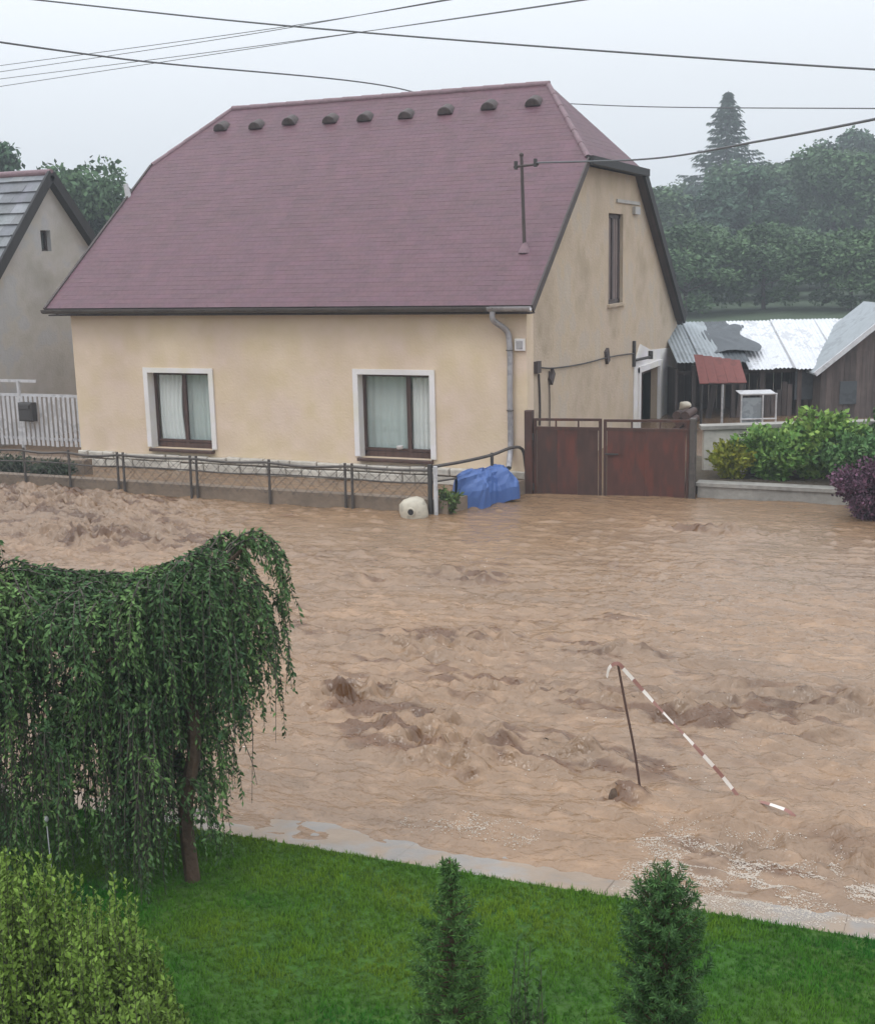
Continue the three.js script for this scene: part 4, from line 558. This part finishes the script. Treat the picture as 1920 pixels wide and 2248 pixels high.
// foreground yellow-green bush, bottom left
function shootBush(name, label, base, rad, shoots, per, L, W, leafColour, seed, o = {}) {
  const r = RNG(seed), t = thing(name, label, 'bush', base), lv = new Leaves(), st = [], b = V(...base);
  for (const [ox, oz, rx, ry, rz] of rad) for (let i = 0; i < shoots; i++) {
    const a = r() * 6.283, q = Math.sqrt(r()), spike = r() < 0.05 ? 1.07 + 0.09 * r() : 1, len = r(), c = b.clone().add(V(ox, 0, oz)), out = V(Math.cos(a) * rx, 0, Math.sin(a) * rz);
    const env = ry * Math.pow(Math.max(0.03, 1 - q * q * 0.9), 0.35), e = c.clone().addScaledVector(out, q * (0.92 + 0.2 * r())).add(V(0, env * (0.72 + 0.3 * len) * (q < 0.7 ? spike : 1), 0)), s0 = c.clone().addScaledVector(out, q * 0.7).add(V(0, Math.max(0, e.y - c.y - 0.4 - 0.3 * r()), 0));
    const m = s0.clone().lerp(e, 0.5).addScaledVector(out, 0.08).add(V((r() - 0.5) * 0.06, 0, (r() - 0.5) * 0.06)), cv = new THREE.CatmullRomCurve3([s0, m, e]);
    st.push(taper([s0, m, e], 0.0026, 0.0009, 5, 3));
    for (let k = 0; k < per; k++) {
      const u = 0.25 + 0.75 * (k + r() * 0.6) / per, p = cv.getPoint(Math.min(1, u)).addScaledVector(rdir(r), 0.02 * r() * (1.15 - u)), tg = cv.getTangent(Math.min(1, u)), sd = sideOf(tg, r), d = tg.clone().multiplyScalar(0.75).addScaledVector(sd, 0.8).normalize(), f = 0.6 + 0.6 * r();
      lv.leaf(p, d, sideOf(d, r), L * f, W * f, mixc(leafColour, leafColour, 0, r, 0.22));
    }
  }
  part(t, 'branches', st, mats.greyBark, { stuff: true }); part(t, 'foliage', lv.geo(), mats.leaf, { raw: true, stuff: true }); return t;
}
shootBush('golden_bush', 'yellow green bush with upright shoots in the bottom left corner', [3.05, LAWN_Y, 14.15], [[-0.02, 0, 0.38, 1.26, 0.4], [0.4, 0.02, 0.22, 1.16, 0.28], [0.6, 0.12, 0.16, 0.92, 0.25], [-0.42, 0, 0.36, 1.3, 0.4]], 640, 62, 0.023, 0.0066, [0.14, 0.225, 0.03], 301);
shootBush('low_shrub', 'small leafy shrub between the two young conifers', [5.16, LAWN_Y, 14.45], [[0, 0, 0.15, 1.36, 0.14]], 260, 34, 0.024, 0.006, [0.058, 0.13, 0.025], 302);
shootBush('low_shrub', 'small leafy shrub right behind the pointed young spruce', [4.96, LAWN_Y, 14.3], [[0, 0, 0.09, 1.5, 0.1], [0.06, 0.05, 0.07, 1.38, 0.08]], 130, 34, 0.024, 0.006, [0.048, 0.115, 0.024], 303);

// young conifers in the foreground
function conifer(name, label, base, H, prof, seed, o = {}) {
  const r = RNG(seed), t = thing(name, label, 'conifer', base), b = V(...base), lv = new Leaves(), br = [], tw = [];
  part(t, 'trunk', taper([b, b.clone().add(V(0.01, H * 0.5, 0)), b.clone().add(V(0, H, 0))], 0.02, 0.0025, 12, 7), mats.bark);
  const needles = (a, c, n, len, w) => { const tg = c.clone().sub(a).normalize(); for (let k = 0; k < n; k++) { const p = a.clone().lerp(c, (k + r()) / n), s = sideOf(tg, r), d = tg.clone().multiplyScalar(0.55).addScaledVector(s, 0.85).normalize(); lv.leaf(p, d, sideOf(d, r), len * (0.7 + 0.5 * r()), w, mixc(o.c0 || [0.018, 0.05, 0.018], o.c1 || [0.045, 0.1, 0.035], r(), r, 0.2), 0.1); } };
  needles(b.clone().add(V(0, H * 0.55, 0)), b.clone().add(V(0, H, 0)), 260, 0.02, 0.0017);
  for (let y = H - (o.tip ?? 0.13), k = 0; y > o.low * H; y -= o.step * (0.7 + 0.6 * r()), k++) {
    const R = pl(prof, H - y), n = o.per;
    for (let i = 0; i < n; i++) {
      const a = k * 1.1 + i * 6.283 / n + r() * 0.5, L = R * (0.7 + 0.45 * r()), up = o.up ?? 0.35, p0 = b.clone().add(V(0, y, 0)), p1 = p0.clone().add(V(Math.cos(a) * L, L * up * (0.6 + 0.8 * r()), Math.sin(a) * L)); p1.y -= (o.droop || 0) * L;
      br.push(rod(p0, p1, 0.0028, 0.001, 4)); needles(p0, p1, Math.round(L * (o.dens || 420)) + 8, 0.02, 0.0018);
      const m = Math.max(2, Math.round(L * 38));
      for (let j = 1; j <= m; j++) { const u = 0.2 + 0.75 * j / m, q0 = p0.clone().lerp(p1, u), sd = V(-Math.sin(a), 0.1, Math.cos(a)).multiplyScalar((j % 2 ? 1 : -1)), q1 = q0.clone().add(p1.clone().sub(p0).normalize().multiplyScalar(L * 0.28).addScaledVector(sd, L * 0.32 * (1.15 - u)).add(V(0, L * 0.08 * r(), 0))); needles(q0, q1, Math.round(L * 0.5 * (o.dens || 420) + 8), 0.018, 0.0016); }
    }
  }
  part(t, 'branches', br, mats.bark, { stuff: true }); part(t, 'needles', lv.geo(), mats.leaf, { raw: true, stuff: true }); return t;
}
conifer('young_spruce', 'pointed young spruce with bare leader at the bottom centre', [4.8, LAWN_Y, 14.4], 1.69, [[0, 0.016], [0.1, 0.022], [0.14, 0.04], [0.2, 0.065], [0.32, 0.085], [0.6, 0.11], [1.5, 0.22]], 401, { low: 0.55, step: 0.026, per: 6, tip: 0.02, up: 0.5, dens: 420, c0: [0.025, 0.075, 0.016], c1: [0.085, 0.18, 0.035] });
conifer('young_thuja', 'bushy column shaped young conifer at the bottom right', [5.37, LAWN_Y, 14.4], 1.73, [[0, 0.035], [0.05, 0.05], [0.12, 0.08], [0.2, 0.095], [0.6, 0.1], [1.5, 0.12]], 402, { low: 0.55, step: 0.021, per: 7, tip: 0.01, up: 1.0, dens: 420, c0: [0.02, 0.062, 0.016], c1: [0.065, 0.15, 0.032] });

// weeping tree
{
  const r = RNG(501), t = thing('weeping_tree', 'weeping tree with hanging leafy strands at the lawn edge on the left', 'tree', [2.3, LAWN_Y, 12.15]);
  const topT = [[0.4, 2.5], [0.9, 2.22], [1.33, 2.02], [1.48, 1.9], [1.75, 1.88], [2.0, 1.9], [2.2, 1.98], [2.38, 2.1], [2.52, 2.17], [2.62, 2.08], [2.72, 1.88], [2.78, 1.75]], zAx = (x) => 12.2 - (x - 1.33) * 0.42;
  const K = V(2.22, 1.5, 11.98), bark = [taper([V(2.32, LAWN_Y - 0.05, 12.1), V(2.29, 0.6, 12.08), V(2.34, 1.0, 12.03), K], 0.042, 0.034, 20, 9)];
  part(t, 'trunk', bark, mats.bark);
  const limbs = [], ends = [[2.54, 2.0, zAx(2.54)], [2.45, 1.85, 11.6], [1.9, 1.66, zAx(1.9) + 0.1], [1.3, 1.55, zAx(1.3) + 0.1], [0.6, 1.6, 12.55], [2.1, 1.5, 12.4], [1.5, 1.5, 12.5], [1.7, 1.5, 11.9], [2.6, 1.8, 11.85]];
  for (const e of ends) { const E = V(...e), m = K.clone().lerp(E, 0.5).add(V(0, 0.05, 0)); limbs.push(taper([K, m, E], 0.028, 0.008, 12, 6)); }
  part(t, 'limbs', limbs, mats.bark);
  const lv = new Leaves(), st = [];
  const strand = (x, z, y0, y1, out, dens = 1, tone = r()) => {
    const a = r() * 6.283, P = [V(x - 0.12 * out.x, y0 - 0.03, z - 0.12 * out.z), V(x, y0, z), V(x + out.x * 0.1, lerp(y0, y1, 0.22), z + out.z * 0.1), V(x + out.x * 0.14 + 0.03 * Math.cos(a), lerp(y0, y1, 0.6), z + out.z * 0.14 + 0.03 * Math.sin(a)), V(x + out.x * 0.14 + 0.05 * Math.cos(a), y1, z + out.z * 0.14 + 0.05 * Math.sin(a))];
    const cv = new THREE.CatmullRomCurve3(P), L = cv.getLength(), n = Math.round(L * 75 * dens); st.push(taper(P, 0.004, 0.0015, 9, 3));
    for (let k = 0; k < n; k++) { const u = (k + r()) / n, p = cv.getPoint(u), tg = cv.getTangent(u), s = sideOf(tg, r), d = tg.clone().multiplyScalar(0.7).addScaledVector(s, 0.75).add(V(0, -0.15, 0)).normalize(), f = 0.65 + 0.6 * r(); lv.leaf(p, d, sideOf(d, r), 0.031 * f, 0.0062 * f, mixc([0.02, 0.062, 0.02], [0.12, 0.215, 0.055], clamp(0.75 * tone * tone + 0.35 * r()), r, 0.25)); }
  };
  const leafy = (cv, n, tone, L) => { for (let k = 0; k < n; k++) { const u = (k + r()) / n, p = cv.getPoint(u), tg = cv.getTangent(u), s = sideOf(tg, r), d = tg.clone().multiplyScalar(0.75).addScaledVector(s, 0.7).add(V(0, -0.2, 0)).normalize(), f = 0.45 + 1.0 * r(); lv.leaf(p, d, sideOf(d, r), L * f, 0.0064 * f, mixc([0.02, 0.062, 0.02], [0.12, 0.215, 0.055], clamp(0.75 * tone * tone + 0.35 * r()), r, 0.25)); } };
  let cx0, cl0, ca0, ct0, cr0, cs0;
  for (let i = 0; i < 480; i++) {                         // arching boughs with hanging side twigs, in sprays of four
    if (i % 4 === 0) { cr0 = r() < 0.42; cx0 = cr0 ? 1.82 + 0.6 * r() : 0.5 + 1.75 * ((i / 4 * 0.618) % 1); cl0 = (i / 4) % 5 < 2 ? 0.12 * r() : Math.pow(r(), 1.3) * (cx0 < 2.15 ? 1.25 : 0.55); ca0 = r() < 0.45 ? (r() - 0.5) * 1.4 : (r() < 0.72 ? 1 : -1) * (0.6 + 1.1 * r()); ct0 = r(); cs0 = cr0 || r() < 0.6 ? 1 : -1; }
    const right = cr0, x = cx0 + 0.1 * (r() - 0.5), layer = Math.max(0, cl0 + 0.08 * (r() - 0.5)), a = ca0 + 0.45 * (r() - 0.5), tone = clamp(ct0 + 0.3 * (r() - 0.5));
    const dx = Math.cos(a) * cs0, dz = Math.sin(a), L = (0.26 + 0.34 * r()) * (right ? 0.8 : 1), S = V(x, pl(topT, x) - 0.2 - layer, zAx(x) + 0.06 + 0.1 * (r() - 0.5));
    const pt = (f, up) => { const q = V(S.x + dx * L * f, S.y + up, S.z + dz * L * f); q.x = Math.min(q.x, 2.74); q.y = Math.min(q.y, pl(topT, q.x) - 0.02 - 0.3 * Math.abs(q.z - zAx(q.x) - 0.05)); return q; };
    const dr = 0.1 + 0.3 * r(), P = [S, pt(0.35, 0.14), pt(0.7, 0.16), pt(0.95, 0.06), pt(1.08, -dr)]; if (P[4].y < LAWN_Y + 0.05) continue;
    const cv = new THREE.CatmullRomCurve3(P); st.push(taper(P, 0.006, 0.0015, 10, 4)); leafy(cv, Math.round(L * 170), tone, 0.032);
    const m = 7 + Math.floor(8 * r());
    for (let k = 0; k < m; k++) { const u = 0.2 + 0.8 * (k + r()) / m, p = cv.getPoint(u), tg = cv.getTangent(u), sd = V(-tg.z, 0, tg.x).normalize().multiplyScalar((k % 2 ? 1 : -1) * (0.03 + 0.07 * r())), hang = 0.08 + 0.26 * r() * r(), e = p.clone().add(sd).addScaledVector(tg, 0.05).add(V(0, -hang, 0)), q = [p, p.clone().add(sd.clone().multiplyScalar(0.8)).add(V(0, -0.25 * hang, 0)), e]; st.push(taper(q, 0.0022, 0.001, 4, 3)); leafy(new THREE.CatmullRomCurve3(q), 8 + Math.round(hang * 95), tone, 0.03); }
  }
  for (let i = 0; i < 125; i++) {                         // longer strands hang in bundles below
    const x = 0.5 + 2.02 * Math.pow(r(), 0.8), edge = sm(2.7, 2.2, x), dz = (r() + r() - 1) * 0.75 * edge + (r() - 0.5) * 0.2, z = zAx(x) + dz + 0.12, low = 0.15 + 0.6 * r(), tone = r();
    const y0 = pl(topT, x) - 0.55 * dz * dz - (dz < 0 ? 0.18 * -dz : 0.32 * dz) - low;
    let y1; if (x < 2.18) y1 = LAWN_Y + 0.04 + 0.4 * r() * r() + (r() < 0.35 ? 0.6 * r() : 0); else y1 = 0.92 + 0.35 * r();
    const n = 4 + Math.floor(4 * r()), sx = 0.02 + 0.04 * r();
    for (let k = 0; k < n; k++) { const yy = y0 - 0.12 * r() * r(); strand(x + (r() - 0.5) * 2 * sx, z + (r() - 0.5) * 2 * sx, yy, Math.min(y1 + 0.35 * r() * r(), yy - 0.12), V((r() - 0.5) * 0.6 + (x > 2.3 ? 0.2 : 0), 0, (r() - 0.3) * 0.6), 1.1, tone); }
  }
  for (let i = 0; i < 85; i++) { const x = 2.0 + 0.31 * r(), z = 12.12 + 0.3 * r(); strand(x, z, 0.95 + 0.4 * r(), (x > 2.3 ? 0.5 : LAWN_Y + 0.02) + 0.3 * r(), V((r() - 0.5) * 0.6, 0, 0.3), 0.8, r()); }
  for (const [x, y0, y1, z] of [[2.75, 1.62, 0.96, 11.83], [2.66, 1.2, 0.62, 11.95], [2.7, 1.45, 1.15, 11.8], [2.56, 1.2, 0.78, 11.95], [2.79, 1.55, 1.2, 11.75], [2.6, 1.05, 0.72, 11.95]]) strand(x - 0.04, z, y0, y1, V(0.3, 0, 0), 0.28);
  part(t, 'strands', st, mats.greyBark, { stuff: true }); part(t, 'foliage', lv.geo(), mats.leaf, { raw: true, stuff: true });
}
single('garden_stake', [taper([V(1.83, LAWN_Y, 12.62), V(1.81, 0.45, 12.6), V(1.79, 0.66, 12.58)], 0.0045, 0.003, 10, 6), new THREE.SphereGeometry(0.013, 12, 10).scale(1, 1.3, 1).translate(1.787, 0.68, 12.578)], mats.whitePaint, 'thin pale garden stake with white tip before the weeping tree', 'stake', [1.83, LAWN_Y, 12.62]);

// ---------------------------------------------------------------- warning tape on a stake
{
  const s = single('marker_rod', [tube([V(4.27, -0.35, 9.86), V(4.18, 0.28, 9.85), V(4.11, 0.63, 9.85), V(4.06, 0.89, 9.85)], 0.008, 24, 7)], mats.brownWood, 'thin dark rod leaning in the flood and holding the tape', 'rod', [4.24, -0.35, 9.86]);
  const cv = new THREE.CatmullRomCurve3([V(3.99, 0.8, 9.86), V(4.01, 0.87, 9.86), V(4.06, 0.9, 9.86), V(4.12, 0.84, 9.85), V(4.3, 0.635, 9.81), V(4.5, 0.41, 9.76), V(4.7, 0.18, 9.71), V(4.79, 0.07, 9.7), V(4.84, 0.02, 9.71), V(4.88, 0.035, 9.72), V(4.97, 0.05, 9.75), V(5.06, 0.045, 9.77), V(5.15, 0.03, 9.8), V(5.22, -0.04, 9.82)]);
  const n = 240, L = cv.getLength(), pos = [], col = [], W = 0.024; let prev = null;
  for (let i = 0; i <= n; i++) { const u = i / n, p = cv.getPointAt(u), tg = cv.getTangentAt(u), a = 0.45 * Math.sin(u * 13) + 0.75, sd = V(0, 1, 0).cross(tg).normalize(), up = tg.clone().cross(sd), w = sd.multiplyScalar(Math.cos(a)).addScaledVector(up, Math.sin(a)).multiplyScalar(W * 0.5), q = [p.clone().add(w), p.clone().sub(w)], red = Math.floor(u * L / 0.095) % 2 === 1, c = red ? [0.24, 0.105, 0.08] : [0.66, 0.59, 0.53]; if (prev) { const [A, B] = prev, [D, E] = q; for (const P of [A, B, D, B, E, D]) { pos.push(P.x, P.y, P.z); col.push(...c); } } prev = q; }
  const g = new THREE.BufferGeometry(); g.setAttribute('position', new THREE.Float32BufferAttribute(pos, 3)); g.setAttribute('color', new THREE.Float32BufferAttribute(col, 3)); g.computeVertexNormals();
  single('warning_tape', g, M({ color: C(1, 1, 1), vertexColors: true, roughness: 0.45 }), 'red and white warning tape trailing from the rod into the water', 'tape', [4.6, 0, 9.8]);
}

{
  const d = thing('debris_clump', 'small brown clump of washed up debris beside the leaning rod', 'debris', [4.1, -0.05, 9.9]), r = RNG(66);
  part(d, 'mud_clod', rough(new THREE.SphereGeometry(0.09, 20, 14).scale(1.1, 0.55, 0.7).translate(4.1, 0.0, 9.9), 0.06, 16, 3), mats.bark);
  for (let i = 0; i < 7; i++) { const a = V(4.02 + 0.15 * r(), 0.01 + 0.03 * r(), 9.86 + 0.08 * r()), b = a.clone().add(V((r() - 0.5) * 0.16, 0.03 + 0.05 * r(), (r() - 0.5) * 0.08)); part(d, 'twig', rod(a, b, 0.005, 0.003, 5), mats.brownWood); }
}
// ---------------------------------------------------------------- trees behind
function crownGeo(H, R, seed, o = {}) {
  const r = RNG(seed), lv = new Leaves(), br = [], cl = [];
  br.push(taper([V(0, -0.5, 0), V(0.1 * R * (r() - 0.5), H * 0.4, 0), V(0, H * 0.85, 0)], H * 0.022, H * 0.006, 8, 6));
  const n = o.clumps || 46;
  for (let i = 0; i < n; i++) { const y = H * (0.16 + 0.84 * Math.pow(r(), 0.8)), k = Math.sin(Math.PI * clamp(0.12 + 0.86 * (y / H), 0, 1)), a = r() * 6.283, q = R * (0.25 + 0.85 * Math.sqrt(k)) * Math.sqrt(r()), c = V(Math.cos(a) * q, y - 0.12 * H * (q / R) * r(), Math.sin(a) * q); cl.push([c, R * (0.16 + 0.2 * r()), r()]); if (i % 3 === 0) br.push(taper([V(0, y * 0.6, 0), c.clone().multiplyScalar(0.6).setY(y * 0.85), c], H * 0.008, H * 0.002, 4, 4)); }
  for (const [c, s, tone] of cl) for (let k = 0; k < (o.per || 230); k++) { const d0 = rdir(r), p = c.clone().addScaledVector(d0, s * (0.35 + 0.75 * Math.sqrt(r()))); p.y = c.y + (p.y - c.y) * 0.8; const d = rdir(r).add(V(0, -0.35, 0)).normalize(), f = 0.6 + 0.8 * r(); lv.leaf(p, d, sideOf(d, r), (o.leaf || 0.26) * f, (o.leaf || 0.26) * 0.33 * f, mixc(o.c0 || [0.032, 0.07, 0.034], o.c1 || [0.085, 0.155, 0.065], 0.55 * tone + 0.4 * r(), r, 0.2)); }
  return [mergeGeometries(br.map(uvBox)), lv.geo()];
}
function spruceGeo(H, R, seed) {
  const r = RNG(seed), lv = new Leaves(), tr = taper([V(0, -0.5, 0), V(0, H * 0.5, 0), V(0, H, 0)], H * 0.018, 0.02, 8, 6);
  for (let y = H * 0.995, k = 0; y > H * 0.12; y -= H * (0.017 + 0.017 * (1 - y / H)), k++) {
    const L0 = R * (1 - y / H) * (0.55 + 0.8 * r()) + 0.06, n = 8 + Math.round(6 * (1 - y / H));
    for (let i = 0; i < n; i++) { const a = k * 0.9 + i * 6.283 / n + r() * 0.5, L = L0 * (0.65 + 0.5 * r()), out = V(Math.cos(a), 0, Math.sin(a)), m = 14 + Math.round(L * 16); for (let j = 0; j < m; j++) { const u = (j + r()) / m, p = V(0, y, 0).addScaledVector(out, L * u); p.y += -0.42 * L * u + 0.3 * L * u * u; const sd = V(-out.z, 0, out.x).multiplyScalar(r() < 0.5 ? 1 : -1), d = out.clone().multiplyScalar(0.6).addScaledVector(sd, 0.7 * r()).add(V(0, -0.35 - 0.3 * r(), 0)).normalize(); lv.leaf(p, d, sideOf(d, r), 0.16 + 0.22 * r(), 0.04, mixc([0.02, 0.042, 0.03], [0.04, 0.075, 0.045], r(), r, 0.2)); } }
  }
  return [uvBox(tr), lv.geo()];
}
function plant(name, label, category, [tr, cr], x, z, s, turn, group, sy = s) {
  const y = hillY(x, z) - 0.2, g = thing(name, label, category, [x, y, z], group), a = new THREE.Mesh(tr, mats.greyBark), b = new THREE.Mesh(cr, mats.farLeaf); a.name = 'trunk'; b.name = 'crown'; b.userData.kind = 'stuff';
  for (const m of [a, b]) { m.castShadow = m.receiveShadow = true; g.add(m); } g.scale.set(s, sy, s); g.rotation.y = turn; return g;
}
{
  const kinds = [crownGeo(8, 3.0, 601, { clumps: 60, per: 260 }), crownGeo(7.5, 3.3, 602, { clumps: 64, per: 250, c0: [0.04, 0.078, 0.034], c1: [0.10, 0.165, 0.065] }), crownGeo(8.5, 2.7, 603, { clumps: 54, per: 270, c0: [0.028, 0.065, 0.038], c1: [0.075, 0.14, 0.075] }), crownGeo(5, 2.4, 604, { clumps: 40, per: 240, leaf: 0.2, c0: [0.04, 0.08, 0.034], c1: [0.10, 0.17, 0.07] })];
  const r = RNG(77);
  plant('tall_spruce', 'tall dark spruce standing above the hazy wood', 'tree', spruceGeo((17.2 - hillY(-13.7, -93.4)) / 1.75, 4.3, 650), -13.7, -93.4, 1.75, 0.3);
  // the wooded slope: rows from near to far
  const rows = [[-45, 3, 1.15, 0.8, [-9.4, -6.0, -2.6, 0.9, 4.4, 8.2]], [-55, 3, 1.15, 0.85, [-14.1, -9.0, -4.1, 1.1, 6.4, 11.3]], [-67, 0, 1.26, 1.08, [-19.0, -13.2, -7.6, -2.0, 3.2, 9.5]], [-79, 1, 1.36, 1.36, [-21.1, -15.7, -9.4, -3.8, 1.8, 8.7]], [-95, 2, 1.5, 1.55, [-25.1, -19.5, -9.0, -3.4, 2.2, 7.8]]];   // [z, kind, spread, height, xs]
  for (const [z, k0, s, sy, xs] of rows) xs.forEach((x, i) => plant('wood_tree', 'hazy broadleaf tree of the wooded slope behind the sheds', 'tree', kinds[z > -60 ? 3 : (k0 + i) % 3], x + (r() - 0.5) * 1.6, z + (r() - 0.5) * 4.5, s, r() * 6.28, 'trees of the wooded slope', sy * (z < -70 && x > -6 ? 0.8 : z < -60 && x < -14 ? 0.62 : z < -60 && x < -4.5 ? 0.8 : 1) * (0.9 + 0.2 * r())));
  for (const [x, z, k, sc] of [[15, -70, 0, 1.3], [23, -78, 1, 1.4], [32, -74, 2, 1.35], [41, -82, 0, 1.5]]) plant('wood_tree', 'hazy broadleaf tree of the wooded slope behind the sheds', 'tree', kinds[k], x, z, sc, x, 'trees of the wooded slope', sc);
  plant('background_tree', 'grey green tree between the two house roofs', 'tree', kinds[0], -24.5, -21, 0.85, 1, undefined, 0.92);
  plant('background_tree', 'hazy tree right behind the neighbour gable', 'tree', kinds[1], -21.6, -22.5, 0.7, 2.2, undefined, 0.8);
  plant('background_tree', 'dark tree top above the neighbour roof at far left', 'tree', kinds[2], -27.9, -19.5, 0.85, 3, undefined, 0.98);
}

// ---------------------------------------------------------------- overhead cables
function cable(label, pts, r, group) { const P = pts.map((q) => V(...q)); single('overhead_cable', tube(P, r, 90, 6), mats.cable, label, 'cable', pts[0], group); }
cable('thick overhead cable crossing the whole sky from top left to right', [[-22, 9.8, 1.9], [-10.33, 8.02, 0.89], [-3.59, 6.88, 0.47], [2.02, 5.94, 1.05], [6.05, 5.3, 1.69], [13, 4.4, 3]], 0.013);
cable('thick overhead cable from the left edge running behind the roof ridge', [[-6.3, 6.2, 10.5], [-5.94, 6.28, 6.06], [-5.7, 6.45, 1.47], [-4.62, 6.8, -6.84], [-4.3, 6.45, -9.0]], 0.013);
const CG = 'thin overhead wires';
for (const P of [[[-13.47, 6.91, -1.96], [-4.52, 6.74, -0.21], [1.59, 6.29, 2.83], [3.76, 6.11, 4.16], [8, 5.9, 6.9]], [[-13.45, 6.72, -1.92], [-2.64, 6.72, 0.1], [2.19, 6.26, 3.13], [3.76, 6.12, 4.16], [8, 5.8, 6.9]], [[-13.47, 7.01, -1.98], [-4.74, 6.9, -0.15], [-0.12, 6.56, 2.39], [3.74, 6.39, 4.1], [8, 6.2, 6.9]], [[-13.48, 7.15, -2.0], [-3.32, 6.87, 0.36], [0.21, 6.6, 2.24], [3.74, 6.34, 4.11], [8, 6.1, 6.8]]]) cable('one of four thin faint wires rising to the top right', P, 0.0055, CG);
cable('thin cable from the roof top to the right edge', [[-2.0, 6.43, -6.78], [0.42, 6.06, -5.51], [4.58, 5.48, -2.72], [7.2, 5.07, -0.42], [14, 4.6, 5]], 0.009);
cable('service cable from the roof mast past the spruce to the right edge', [[-0.1, 4.84, -1.0], [1.85, 4.71, 0.29], [3.94, 4.57, 3.76], [5.2, 4.49, 6.12], [6.02, 4.42, 8.01], [8, 4.4, 13]], 0.012);

renderer.render(scene, camera);
